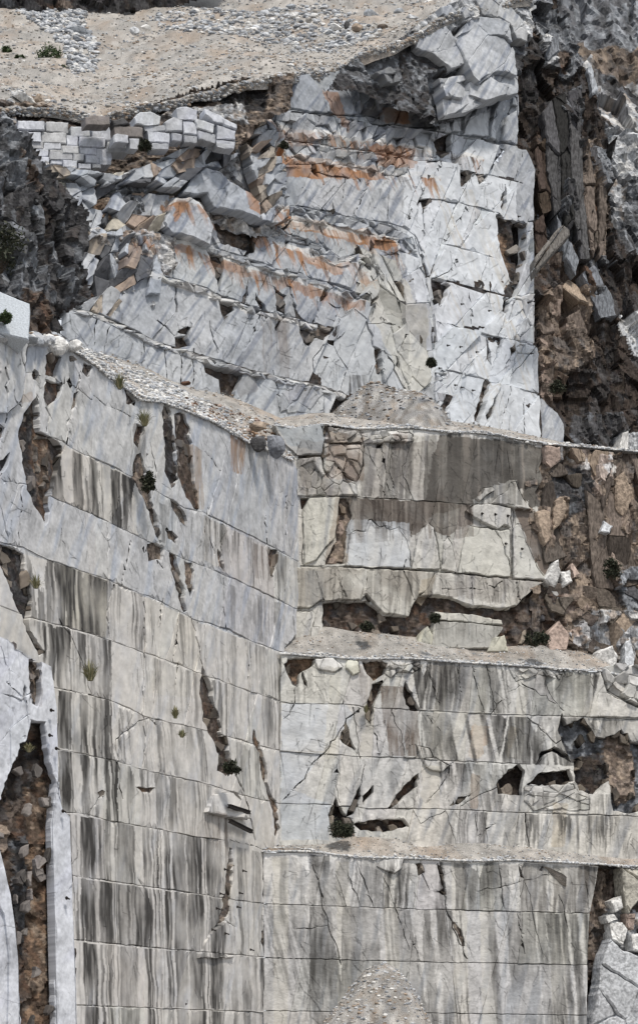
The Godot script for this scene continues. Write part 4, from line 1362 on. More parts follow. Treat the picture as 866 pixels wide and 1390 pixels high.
	for c in [[[742, 860, 760, 842, 774, 862, 768, 884, 745, 884], .9, "pink"], [[806, 898, 814, 882, 828, 878, 838, 892, 834, 908], 1.6, "white"], [[740, 786, 750, 764, 756, 760, 762, 778, 756, 796, 746, 792], .9, "white"], [[762, 776, 772, 774, 776, 790, 766, 796], .9, "white"], [[815, 722, 822, 706, 832, 714, 826, 724], .7, "pale"], [[728, 694, 740, 690, 748, 694, 748, 730, 738, 742, 730, 716], .8, "tan"], [[752, 696, 756, 676, 764, 674, 770, 690, 762, 710, 752, 720], .8, "tan"], [[846, 900, 850, 870, 858, 862, 862, 890, 858, 910], 1.4, "pale"], [[775, 768, 780, 762, 786, 780, 778, 784], .8, "pink"], [[738, 606, 760, 606, 764, 622, 750, 634, 742, 628], .7, "pink"], [[836, 650, 846, 640, 858, 668, 850, 700, 838, 690], .5, "tan"]]:
		piece(g, B3, P(c[0]), c[1], {name = "rock_shard", mat = mats.rock, tone = C[c[2]] * 1.05, bevel = .18, rough = .12, jag = 2.0, step = 4.0, tilt = Vector2(rng.randfn(), rng.randfn()) * .2, flat = true, skirt = 2.4})

func cliff() -> void:
	var region := [90, 415, 130, 425, 150, 432, 158, 415, 170, 395, 205, 372, 212, 345, 205, 318, 213, 300, 225, 268, 240, 262, 246, 252, 262, 240, 280, 226, 292, 228, 306, 226, 337, 199, 343, 232, 353, 255, 357, 300, 375, 305, 392, 300, 385, 226, 380, 180, 367, 148, 385, 130, 408, 101, 428, 99, 471, 96, 492, 104, 522, 114, 563, 122, 598, 129, 620, 132, 640, 127, 664, 112, 690, 112, 703, 130, 704, 152, 702, 203, 714, 203, 726, 231, 723, 272, 725, 350, 725, 467, 730, 482, 730, 510, 737, 600, 737, 625, 600, 615, 480, 600, 400, 600, 300, 580, 200, 550, 130, 520, 90, 500]
	var q1 := [80, 412, 90, 415, 130, 425, 175, 445, 215, 463, 250, 475, 300, 490, 345, 502, 400, 515, 440, 524, 470, 535]
	var q2 := [200, 366, 222, 372, 248, 381, 273, 388, 296, 399, 324, 408, 347, 417, 370, 425, 397, 430, 430, 440]
	var q3 := [190, 312, 222, 316, 248, 318, 268, 324, 293, 337, 319, 343, 349, 355, 382, 365, 405, 369, 425, 378, 458, 386, 481, 397, 500, 402]
	var q4 := [230, 266, 258, 268, 291, 282, 329, 290, 349, 299, 375, 305, 392, 318, 418, 325, 436, 331, 463, 349, 489, 342, 504, 349, 522, 372]
	var q5 := [380, 276, 418, 282, 448, 288, 478, 295, 522, 302, 547, 308, 562, 319, 574, 345]
	var q6 := [378, 226, 418, 229, 443, 237, 466, 240, 491, 244]
	var q7 := [378, 188, 420, 194, 445, 197, 471, 202, 504, 206, 542, 212, 562, 218, 593, 218, 626, 224]
	var q8 := [360, 148, 403, 149, 420, 154, 458, 157, 496, 159, 506, 169, 534, 169, 577, 176, 613, 182, 644, 188, 684, 198]
	var cuts := [q1, q2, q3, q4, q5, q6, q7, q8, [574, 269, 588, 269, 621, 274, 654, 282, 669, 288, 682, 292], [655, 235, 692, 244, 710, 248], [600, 330, 629, 337, 646, 341, 682, 352], [578, 376, 616, 383, 656, 395, 674, 399, 694, 405, 726, 410],
		[590, 437, 634, 447, 672, 456, 728, 469], [592, 501, 621, 506, 653, 515, 693, 523, 735, 535]]
	var cracks := [
		[.7, [684, 200, 672, 220, 662, 236]], [.6, [708, 207, 703, 228, 699, 246]], [.7, [693, 245, 682, 266, 669, 290]], [.7, [654, 283, 640, 312, 626, 336]], [.7, [636, 278, 620, 300, 603, 328]], [.8, [627, 344, 610, 369, 584, 379]], [.6, [650, 225, 632, 255, 624, 276]], [.6, [700, 405, 684, 455, 672, 490, 660, 520]],
		[.6, [728, 470, 712, 490, 692, 512]], [.5, [706, 440, 692, 480, 680, 520]], [.5, [694, 408, 676, 456]], [.8, [574, 240, 574, 275, 575, 320]], [.6, [613, 182, 613, 218]], [.5, [700, 480, 690, 540, 675, 590]], [.5, [640, 395, 640, 440]], [.5, [712, 540, 712, 590]], [.6, [662, 348, 655, 372, 650, 392]],
		[1.0, [499, 438, 503, 455, 506, 470]], [.9, [519, 502, 522, 515, 525, 530]], [1.0, [520, 474, 529, 489, 542, 514, 552, 537]], [.7, [542, 478, 552, 455, 558, 450]], [.6, [515, 432, 535, 440, 500, 438, 480, 420]], [1.0, [562, 322, 572, 350, 578, 378, 584, 430, 590, 470, 590, 560]], [.8, [524, 372, 532, 395, 545, 425]],
		[.9, [236, 304, 236, 372]], [.6, [222, 466, 226, 490, 228, 515]], [.7, [246, 478, 246, 522]], [.7, [263, 474, 262, 522]], [.9, [284, 437, 289, 463, 296, 480]], [.5, [355, 418, 345, 450, 330, 478]], [.7, [240, 382, 242, 420, 240, 460]], [.5, [130, 426, 128, 470]], [.5, [148, 436, 142, 478]], [.6, [196, 456, 194, 500]],
		[1.0, [206, 428, 220, 440, 238, 456]], [.6, [302, 400, 302, 430]], [.7, [430, 400, 432, 420, 425, 440]], [.6, [445, 410, 455, 420, 470, 412]], [.8, [470, 452, 440, 470, 424, 488, 430, 520]], [.5, [405, 372, 412, 352, 425, 380]], [.7, [420, 330, 428, 352, 420, 368]], [.6, [366, 370, 372, 390, 380, 405]], [.7, [383, 365, 398, 405]], [.7, [395, 405, 410, 440, 415, 470]],
		[.6, [345, 100 + 60, 345, 180]], [.5, [440, 118, 450, 140, 456, 156]], [.6, [474, 100, 480, 130, 485, 150]], [.5, [510, 118, 515, 165]], [.5, [430, 195, 445, 236]], [.5, [500, 250, 480, 290]], [.6, [470, 240, 462, 285]], [.5, [540, 215, 530, 255, 525, 300]], [.6, [556, 220, 560, 260, 552, 300]], [.5, [600, 220, 585, 245]], [.5, [420, 290, 440, 320]], [.5, [372, 500, 378, 535, 380, 560]], [.6, [490, 356, 485, 390]],
		[.5, [262, 268, 280, 300, 300, 340]], [.5, [282, 250, 284, 276]], [.5, [455, 470, 470, 500, 460, 540]], [.5, [505, 375, 512, 400, 505, 430]], [.5, [680, 126, 668, 170]], [.6, [664, 140, 664, 190]], [.6, [628, 132, 630, 180]], [.5, [612, 140, 614, 178]], [.6, [592, 130, 596, 176]]]
	var hollows := [
		[[672, 292, 680, 294, 700, 300, 718, 305, 717, 345, 702, 384, 693, 387, 685, 355, 675, 315], "rust", -.3], [[583, 378, 613, 385, 605, 405, 596, 419, 588, 400], "brown", -1.0], [[542, 364, 550, 378, 547, 405, 538, 405, 529, 381], "rust", -.8],
		[[536, 402, 546, 405, 553, 415, 560, 438, 573, 461, 575, 481, 570, 500, 565, 481, 556, 456, 548, 430], "brown", -1.0], [[505, 468, 518, 475, 519, 502, 514, 506, 508, 480], "tans", -.6], [[590, 549, 600, 553, 610, 561, 604, 568, 590, 563], "rust", -.8], [[656, 514, 666, 519, 650, 575, 642, 575], "brown", -.2],
		[[282, 288, 300, 290, 349, 299, 351, 318, 345, 344, 320, 335, 300, 331, 294, 310], "muds", -.3], [[278, 333, 303, 341, 304, 357, 300, 397, 291, 366], "brown", -.5], [[272, 481, 300, 492, 325, 500, 333, 500, 322, 530, 318, 541, 302, 543, 298, 515, 280, 505], "brown", -.7], [[404, 518, 413, 521, 419, 560, 410, 546], "rust", -.2],
		[[238, 458, 256, 454, 257, 470, 240, 473], "muds", -.4], [[397, 405, 406, 425, 426, 444, 431, 452, 420, 471, 411, 465, 404, 440], "muds", -.6], [[372, 386, 388, 402, 386, 426, 376, 420], "brown", -.5], [[348, 395, 356, 410, 366, 425, 360, 432, 350, 415], "brown", -.4], [[420, 438, 436, 440, 452, 448, 440, 462, 424, 460], "muds", -.4],
		[[572, 269, 588, 269, 580, 282, 575, 284], "muds", -.3], [[590, 190, 610, 180, 612, 205, 600, 215, 590, 210], "slates", -.4], [[624, 230, 646, 232, 632, 250, 626, 254], "muds", -.3], [[646, 236, 662, 238, 650, 252], "brown", -.3], [[682, 404, 692, 405, 688, 425, 682, 422], "muds", -.2], [[294, 398, 310, 402, 318, 420, 305, 435, 300, 425], "muds", -.3], [[700, 178, 706, 200, 702, 203], "brown"], [[240, 450, 262, 440, 258, 455], "brown"], [[528, 330, 545, 345, 548, 362, 540, 360], "orangey", 0.0], [[560, 120, 612, 130, 620, 176, 560, 174], "slates", -.3]]
	var proud := [
		[[593, 177, 600, 155, 606, 138, 610, 156, 612, 180], .9, Color(1.15, 1.15, 1.15)], [[613, 178, 618, 155, 622, 165, 626, 178], .8, Color(1.15, 1.15, 1.15)], [[629, 183, 638, 160, 650, 145, 657, 135, 662, 150, 663, 184], .8, Color(1.1, 1.1, 1.1)], [[666, 186, 672, 150, 682, 122, 687, 142, 680, 165, 672, 190], .9, Color(1.12, 1.12, 1.12)],
		[[680, 190, 688, 158, 702, 150, 704, 160, 702, 196], .7, Color(1.1, 1.1, 1.12)], [[306, 227, 337, 199, 342, 232, 352, 256, 350, 268, 320, 244], 1.2, Color(.95, .95, .95)], [[732, 575, 735, 540, 742, 548, 756, 560, 765, 580, 765, 606, 735, 600], -1.5, Color(1.15, 1.15, 1.15)],
		[[440, 130, 455, 108, 462, 112, 475, 130, 485, 155, 460, 156, 445, 150], .7, Color(.95, .97, 1)], [[385, 145, 390, 128, 408, 102, 420, 100, 440, 125, 445, 152, 420, 152], .6, Color(.85, .87, .9)], [[538, 170, 548, 145, 556, 140, 562, 172], .6, Color(1.05, 1.05, 1.05)], [[520, 150, 530, 138, 548, 140, 536, 168, 522, 168], .5, Color(1.0, 1.02, 1.06)]]
	var shattered := [
		[[367, 150, 403, 151, 455, 159, 460, 186, 420, 192, 382, 186], 13.0, 1.9, -.95, .2, .35, .24], [[384, 192, 440, 198, 500, 208, 545, 215, 556, 232, 540, 240, 500, 228, 440, 222, 388, 224], 12.0, 1.5, -.8, .1, .3, .24], [[460, 160, 534, 172, 590, 180, 592, 215, 540, 210, 466, 200], 13.0, 1.7, -1.0, .1, .3, .2],
		[[392, 280, 448, 290, 522, 304, 560, 322, 566, 342, 548, 326, 518, 322, 470, 308, 395, 298], 10.0, 1.6, .4, .2, .3, .25], [[418, 327, 462, 350, 488, 345, 505, 352, 520, 375, 505, 362, 485, 356, 462, 362, 425, 342], 9.0, 1.6, .4, .2, .35, .3], [[486, 106, 560, 124, 590, 132, 590, 172, 565, 172, 490, 156], 13.0, 1.5, -1.1, .0, .5, .3],
		[[626, 136, 662, 118, 702, 132, 702, 198, 626, 186], 16.0, 1.8, -1.1, -.1, .3, .15], [[508, 325, 545, 332, 566, 345, 578, 380, 588, 430, 590, 470, 584, 520, 560, 540, 545, 500, 530, 440, 515, 400], 22.0, 2.4, 1.2, .0, .25, .1], [[715, 300, 724, 300, 724, 480, 700, 480, 700, 400, 715, 350], 12.0, 2.2, -1.2, .05, .15, .1], [[592, 505, 606, 505, 604, 545, 592, 560], 8.0, 1.2, 0.0, .1, .3, .2], [[382, 560, 382, 535, 400, 520, 440, 526, 440, 560], 20.0, 1.5, -.9, .1, .2, .1]]
	# slots and wedges where slabs have dropped out along the slanting joints
	var r := RandomNumberGenerator.new()
	r.seed = 77
	var inside := P([100, 430, 215, 350, 250, 270, 300, 240, 345, 270, 395, 300, 390, 190, 430, 150, 560, 180, 690, 190, 715, 240, 715, 560, 590, 560, 440, 540, 300, 520, 130, 480])
	var made := 0
	while made < 30:
		var c := Vector2(r.randf_range(100, 715), r.randf_range(150, 560))
		var l := r.randf_range(9, 26)
		var w := r.randf_range(1.6, 4.5)
		var a := r.randf_range(.75, 1.45) if r.randf() < .65 else r.randf_range(1.6, 2.4)
		if not Geometry2D.is_point_in_polygon(c, inside):
			continue
		var d := Vector2(cos(a), -sin(a))
		var e := Vector2(-d.y, d.x)
		var p1 := c + d * l
		var p2 := c - d * l * .3 + e * w
		var p3 := c - d * l + e * w * .4
		var p4 := c - d * l * .6 - e * w
		hollows.append([[p1.x, p1.y, p2.x, p2.y, p3.x, p3.y, p4.x, p4.y], ["brown", "muds", "slates", "rust", "brown"][made % 5], -.5])
		made += 1
	for q in [q1, q2, q3, q4]:
		shattered.append([band(q, 1.0, 8.0), 8.0, 1.9, .35, .18, .22, .3])
	canvas(K, P(region), 9.0, 11.0, Color(.36, .385, .42), Color(.48, .495, .515), Color(.22, .24, .28), .92, Vector2(10, 100), 14)
	tint(K, [575, 180, 640, 150, 705, 130, 705, 200, 730, 232, 728, 480, 740, 625, 590, 615, 588, 480, 575, 340], Color(.6, .63, .665), .9, 3.0, .25)
	tint(K, [425, 440, 500, 400, 560, 430, 570, 560, 430, 560], Color(.52, .54, .56), .6, 4.0)
	tint(K, [505, 320, 560, 340, 585, 420, 590, 520, 560, 545, 530, 470, 500, 400], Color(.55, .535, .47), .6, 4.0, .4)
	tint(K, [560, 120, 625, 130, 640, 180, 560, 175], Color(.17, .16, .16), .5, 4.0, .5)
	for e in [[[384, 190, 440, 196, 545, 212, 556, 228, 500, 226, 440, 224, 386, 222], .7], [[390, 278, 450, 288, 522, 302, 562, 320, 548, 328, 470, 308, 392, 292], .65], [[370, 150, 455, 158, 458, 180, 384, 186], .3], [[530, 178, 600, 178, 590, 212, 540, 210], .55], [[555, 124, 590, 130, 590, 150, 560, 146], .6], [[335, 255, 352, 252, 352, 290, 340, 285], .6], [[362, 305, 380, 308, 380, 325, 368, 328], .6], [[238, 266, 262, 268, 252, 285, 240, 300], .6], [[420, 326, 470, 350, 465, 360, 430, 345], .4], [[470, 96, 492, 104, 510, 160, 495, 150], .5]]:
		tint(K, e[0], Color(.34, .18, .095), minf(e[1] * 1.35, .95), 5.0, .45)
	for e in [[392, 282, 450, 290, 520, 305, 515, 316, 460, 302, 394, 294], [368, 150, 420, 154, 415, 180, 384, 182], [420, 328, 470, 352, 500, 350, 495, 360, 460, 362]]:
		tint(K, e, C.white, .5, 4.0, .6)
	for q in [q1, q2, q3, q4, q5, q7, q8]:
		tint(K, band(q, -1.0, 6.0), Color(.66, .655, .64), .75, 5.0, .6)
	for q in [q3, q4]:
		tint(K, band(q, 4.0, 16.0), Color(.34, .18, .095), .6, 8.0, .9)
	tint(K, [460, 160, 534, 172, 534, 200, 466, 198], Color(.3, .29, .27), .5, 4.0, .5)
	tint(K, [320, 490, 345, 500, 350, 530, 325, 540], Color(.17, .16, .16), .5, 3.0)
	for q in [q8, q7, q5, q4, q3]:
		streaks(K, band(q, 3.0, 34.0), .14, .8, Color(.34, .18, .095), .9, .35, .8, 85.0 + q[1])
		streaks(K, band(q, 3.0, 26.0), .06, .7, C.brown, .9, .3, .7, 95.0 + q[1])
	streaks(K, [480, 505, 520, 505, 520, 530, 480, 532], .4, .7, C.stain, 2.0, 0.0, .6, 80.0)
	streaks(K, [360, 420, 400, 430, 400, 515, 360, 505], .2, .5, C.mud, 1.6, 0.0, 1.0, 81.0)
	streaks(K, [590, 230, 726, 250, 726, 590, 590, 590], -.12, .3, C.ochre, 2.0, .35, 1.2, 82.0)
	streaks(K, [205, 300, 400, 320, 400, 500, 205, 460], -.08, .4, C.slate, 1.2, .3, 1.2, 83.0)
	streaks(K, [384, 226, 560, 240, 560, 300, 384, 280], .12, .45, C.slate, 1.6, .4, 1.1, 84.0)
	hairlines(K, [90, 415, 300, 220, 420, 100, 704, 130, 730, 600, 400, 590, 90, 500], 1000, 2.1, .4, 3.2, .85)
	hairlines(K, [90, 415, 300, 220, 420, 100, 704, 130, 730, 600, 400, 590, 90, 500], 260, .9, .6, 2.0, .7)
	finish(K, 5.0, 15)
	var terr := [q8, q7, q5, q4, q3, q2, q1]
	var root := thing("marble_cliff", "tall fractured blue-grey marble cliff with orange ledges above the benches", "cliff")
	quarry(root, K, region, cuts, cracks, hollows, proud, shattered, {cell = .36, back = -.7, limit = .45, seam = 1.0, terraces = terr, rise = .8, jitter = .14, slope = .04, rough = .09})
	bolts(root, K, [626, 413, 663, 422, 607, 469, 624, 471, 646, 478, 617, 523, 626, 526, 641, 530, 703, 294, 596, 500, 716, 411, 720, 480], .35)
	# jumbled rock between the dark crag and the cliff, and the gully under the block walls
	var g := thing("rock_outcrop", "jumbled white, grey and orange rock left of the fractured cliff", "rock outcrop")
	var reg := [60, 215, 110, 222, 150, 232, 200, 222, 240, 200, 330, 190, 330, 150, 372, 140, 392, 190, 400, 300, 380, 320, 340, 320, 290, 300, 240, 330, 230, 400, 180, 440, 120, 432, 85, 420, 100, 330]
	rough_rock(g, "rock_face", K, P(reg), .25, -1.6, {pal = "mixed", amp = 1.35, big = Vector2(2.2, 2.8), small = Vector2(.75, .95), angle = .8, seed = 131, edge = 0.0, terraces = [q4, q3], rise = .7}, [
		[[60, 215, 150, 232, 190, 225, 200, 245, 120, 255, 70, 245], "scree", .2], [[150, 240, 200, 220, 240, 205, 260, 230, 200, 262, 150, 260], "blues", .6], [[160, 250, 200, 240, 205, 290, 175, 290], "slates", .5], [[225, 205, 275, 195, 285, 225, 260, 240, 235, 225], "rust", .3], [[265, 190, 310, 185, 305, 215, 280, 225], "char", .5],
		[[80, 250, 110, 250, 116, 300, 118, 345, 90, 350, 80, 300], "char", .4], [[130, 262, 155, 262, 155, 300, 135, 300], "rust", .1], [[210, 265, 245, 262, 240, 300, 218, 300], "orangey", .2], [[165, 310, 215, 315, 215, 345, 200, 380, 175, 360], "orangey", .1], [[105, 345, 150, 340, 158, 400, 140, 420, 110, 415], "brown", -.3], [[330, 165, 375, 145, 380, 190, 345, 200], "orangey", .4], [[345, 205, 385, 195, 390, 290, 355, 300], "rim", .2], [[355, 270, 385, 270, 390, 310, 360, 305], "whites", .3], [[150, 400, 200, 380, 210, 440, 160, 440], "blues", .2]], mats.rock)
	var all := chips()
	var wht := Color(1.45, 1.42, 1.36)
	var gry := Color(.95, .97, 1.0)
	var drk := Color(.25, .25, .26)
	var org := Color(.78, .6, .47)
	var tn := Color(.95, .8, .64)
	var steps := {terraces = [q4, q3], rise = .7, gaps = .12}
	jumble(g, K, [80, 245, 150, 250, 200, 245, 245, 255, 240, 290, 212, 318, 150, 320, 112, 312, 90, 290], 15.0, 1.6, -.9, -.7, .5, .3, [wht, gry, gry, drk, org, tn, wht], K.mat, all, steps)
	jumble(g, K, [108, 312, 150, 320, 205, 318, 212, 345, 205, 372, 170, 395, 152, 432, 110, 418, 92, 412, 100, 350], 14.0, 2.0, -1.1, -.7, .5, .28, [wht, gry, wht, drk, org, tn, gry], K.mat, all, steps)
	jumble(g, K, [332, 160, 352, 142, 368, 148, 384, 186, 388, 226, 394, 298, 376, 304, 357, 298, 352, 254, 343, 230, 336, 196], 11.0, 1.7, -.8, -.6, .45, .3, [wht, wht, tn, org, gry, wht], K.mat, all, {gaps = .1})
	jumble(g, K, [150, 244, 200, 224, 240, 204, 300, 190, 330, 192, 334, 200, 306, 226, 280, 226, 262, 240, 245, 256, 200, 248], 14.0, 1.7, -.5, -.5, .45, .3, [wht, gry, drk, drk, org, gry], K.mat, all, {gaps = .1})
	jumble(g, K, [66, 222, 150, 235, 195, 228, 200, 240, 150, 250, 80, 248], 10.0, 1.6, .1, -.9, .2, .2, [wht, gry, tn, wht], K.mat, all, {gaps = .35})
	chips_done(g, all, K.mat)
	for c in [[[72, 413, 72, 394, 88, 372, 101, 392, 95, 414], 1.2, gry], [[84, 338, 92, 345, 116, 410, 112, 414, 100, 388], 1.4, wht], [[85, 298, 112, 294, 116, 320, 100, 348, 88, 340], 1.3, Color(.12, .12, .125)], [[250, 262, 262, 240, 282, 226, 300, 235, 318, 250, 340, 262, 352, 276, 352, 298, 330, 288, 292, 280, 282, 262], 1.0, gry], [[240, 268, 258, 268, 275, 278, 290, 310, 286, 330, 262, 322, 238, 316, 226, 300], .9, gry], [[205, 375, 215, 345, 222, 372, 218, 400, 200, 400], .9, gry], [[272, 205, 290, 190, 306, 200, 300, 216, 280, 222], 1.1, Color(.1, .1, .105)], [[236, 222, 250, 206, 268, 210, 264, 230, 244, 234], .9, org]]:
		piece(g, K, P(c[0]), c[1] - 1.2, {name = "rock_shard", mat = K.mat, tone = c[2], bevel = .12, rough = .14, jag = 2.2, step = 4.0, tilt = Vector2(rng.randfn(), rng.randfn()) * .08, flat = true, skirt = 1.6})

func left_crags() -> void:
	var g := thing("rock_crag", "black and dark grey rock crag at the left edge below the block wall", "rock crag")
	var reg := [-30, 150, 8, 155, 40, 190, 60, 230, 90, 250, 118, 290, 112, 340, 118, 410, 95, 425, 92, 480, 60, 480, -30, 470]
	rough_rock(g, "rock_face", J, P(reg), .22, 0.0, {pal = "dark", amp = 1.5, big = Vector2(2.6, 4.5), small = Vector2(.8, 1.4), angle = -.5, seed = 211, edge = 1.0}, [
		[[0, 160, 40, 195, 50, 250, 20, 260, 0, 240], "slates", .3], [[20, 205, 45, 225, 60, 260, 40, 270], "brown", .2], [[38, 280, 52, 280, 90, 370, 116, 412, 104, 412, 70, 360], "slates", .35], [[0, 300, 35, 320, 60, 380, 40, 420, 0, 400], "slates", .6], [[55, 260, 80, 300, 90, 350, 60, 330], "char", -.8], [[20, 395, 60, 400, 70, 470, 45, 470], "brown", .2], [[68, 412, 96, 412, 92, 470, 66, 470], "char", -.3], [[-30, 150, 10, 150, 30, 200, -30, 240], "slates", .2]], mats.rock)

func right_crags() -> void:
	var g := thing("rock_crag", "dark brown and black crag with vertical stripes right of the marble cliff", "rock crag")
	var reg := [640, -40, 755, -40, 757, 0, 768, 28, 773, 58, 796, 94, 801, 122, 821, 168, 829, 198, 826, 259, 830, 300, 850, 340, 895, 350, 895, 640, 700, 640, 690, 500, 690, 60, 660, 20]
	rough_rock(g, "rock_face", D, P(reg), .26, 0.0, {pal = "earth", amp = 1.3, big = Vector2(3.0, 9.0), small = Vector2(.8, 2.2), seed = 311, edge = 2.0}, [
		[[640, -40, 700, -40, 720, 20, 716, 60, 690, 40], "mixed", 1.0], [[700, 40, 735, 60, 730, 140, 705, 150], "char", -.3], [[720, 0, 770, 20, 790, 90, 770, 110, 735, 90, 725, 40], "slates", .8], [[728, 55, 752, 45, 758, 85, 740, 95], "blues", .4], [[752, 75, 772, 78, 770, 100, 756, 98], "brown", -.2],
		[[718, 190, 745, 170, 750, 240, 755, 300, 730, 310, 724, 240], "brown", -.2], [[738, 140, 785, 120, 790, 250, 800, 350, 775, 340, 750, 280, 742, 200], "dark", 1.2], [[780, 190, 815, 190, 826, 250, 820, 360, 800, 350, 786, 260], "muds", .8], [[725, 280, 760, 280, 765, 330, 735, 350], "slates", .2], [[725, 340, 760, 330, 800, 380, 800, 420, 760, 430, 728, 420], "brown", .3], [[726, 410, 770, 380, 800, 400, 802, 460, 810, 510, 770, 510, 730, 500], "tans", .6], [[740, 460, 790, 450, 800, 520, 760, 525, 740, 500], "muds", .7],
		[[790, 340, 840, 360, 850, 420, 820, 440, 805, 400], "slates", .3], [[810, 360, 895, 350, 895, 430, 840, 460, 815, 440], "earth", -.8], [[840, 430, 856, 425, 895, 410, 895, 500, 858, 480], "whites", .2], [[770, 510, 840, 470, 895, 510, 895, 640, 760, 620, 740, 540], "earth", -.3], [[780, 560, 845, 560, 850, 620, 770, 612], "dark", .1], [[836, 590, 866, 585, 895, 590, 895, 640, 840, 620], "blues", .8], [[725, 480, 745, 500, 750, 560, 735, 560], "tans", .6], [[800, 200, 822, 210, 824, 260, 810, 270], "slates", .9], [[820, 180, 830, 200, 832, 300, 822, 300], "char", .2]], mats.strata)
	for c in [[[738, 150, 752, 132, 758, 200, 764, 280, 754, 292, 744, 230], "dark"], [[753, 132, 768, 124, 774, 210, 780, 300, 770, 320, 765, 280, 759, 200], "black"], [[769, 124, 785, 120, 790, 210, 796, 300, 800, 352, 788, 350, 781, 300, 775, 210], "dark"], [[756, 292, 769, 322, 786, 352, 782, 372, 768, 350, 758, 320], "slate"]]:
		for p in shatter(P(c[0]), 26.0, 3.0, 1.5, int(c[0][0])):
			piece(g, D, p, 2.2 + rng.randf_range(-.2, .2), {name = "rock_shard", mat = mats.strata, tone = C[c[1]] * rng.randf_range(.9, 1.3), bevel = .15, rough = .16, jag = 2.0, step = 5.0, tilt = Vector2(rng.randfn(), rng.randfn()) * .08, skirt = 3.4})
	for c in [[[784, 205, 800, 200, 806, 250, 812, 330, 804, 350, 796, 300, 790, 250], "mud"], [[726, 300, 738, 290, 744, 330, 735, 350, 727, 345], "brown"], [[728, 200, 740, 185, 746, 240, 748, 285, 736, 290, 728, 250], "brown"], [[812, 250, 822, 250, 822, 330, 814, 350], "mud"], [[790, 370, 806, 360, 830, 400, 836, 430, 815, 430], "slate"]]:
		for p in shatter(P(c[0]), 22.0, 2.4, 1.4, int(c[0][0])):
			piece(g, D, p, 1.9 + rng.randf_range(-.3, .3), {name = "rock_shard", mat = mats.strata, tone = C[c[1]] * rng.randf_range(.85, 1.2), bevel = .15, rough = .2, jag = 2.0, step = 5.0, tilt = Vector2(rng.randfn(), rng.randfn()) * .14, skirt = 3.4})
	for c in [[[734, 60, 746, 40, 756, 48, 758, 70, 744, 84], 1.4, "slate"], [[730, 440, 742, 425, 754, 440, 752, 452, 734, 456], .9, "mud"], [[764, 390, 776, 372, 790, 390, 796, 415, 782, 412], .9, "tan"], [[770, 430, 785, 420, 798, 450, 790, 470, 775, 455], .9, "mud"], [[840, 610, 842, 590, 852, 586, 856, 612], 1.0, "white"], [[798, 90, 804, 86, 812, 120, 804, 130], 1.0, "grey"], [[775, 212, 790, 196, 808, 202, 812, 226, 796, 232], 1.4, "dark"], [[788, 300, 800, 270, 812, 290, 806, 320], .8, "rust"], [[734, 512, 750, 500, 770, 512, 764, 540, 744, 536], .8, "brown"]]:
		piece(g, D, P(c[0]), c[1], {name = "rock_shard", mat = mats.strata, tone = C[c[2]] * 1.1, bevel = .2, rough = .15, jag = 2.2, step = 4.0, tilt = Vector2(rng.randfn(), rng.randfn()) * .3, flat = true, skirt = 2.6})
	# crag behind it, farther right
	var R := bearing(840, 335.0, .3, .2, 250.0)
	var k := thing("rock_crag", "pale broken crag with dark cracks at the right edge behind the striped crag", "rock crag")
	rough_rock(k, "rock_face", R, P([800, 120, 822, 165, 850, 180, 900, 185, 900, 380, 840, 380, 815, 300]), .4, 0.0, {pal = "slates", amp = 1.6, big = Vector2(3, 4), small = Vector2(1, 1.3), seed = 371, edge = 1.0}, [[[815, 180, 895, 185, 895, 240, 850, 250, 822, 230], "blues", .8], [[850, 225, 895, 220, 895, 270, 860, 260], "blues"], [[830, 270, 895, 260, 895, 320, 850, 320], "slates"], [[828, 240, 850, 245, 845, 300, 828, 320], "mixed"]], mats.rock)
	# the mountain far behind
	var M := bearing(800, 430.0, .2, .45, 60.0)
	var m := thing("mountain", "dark blue-grey mountainside far behind in the top right corner", "")
	m.set_meta("kind", "structure")
	rough_rock(m, "slope", M, P([690, -200, 960, -200, 960, 260, 800, 260, 760, 140, 690, 60]), .5, 0.0, {pal = "fars", amp = 1.5, big = Vector2(5, 12), small = Vector2(1.1, 2.6), seed = 411, edge = 2.0}, [[[780, 95, 960, 100, 960, 260, 790, 260], "mixed"], [[775, 60, 960, 75, 960, 110, 800, 104], "muds"], [[797, 92, 815, 98, 960, 160, 960, 176, 860, 140, 800, 110], "dark"]], mats.far)

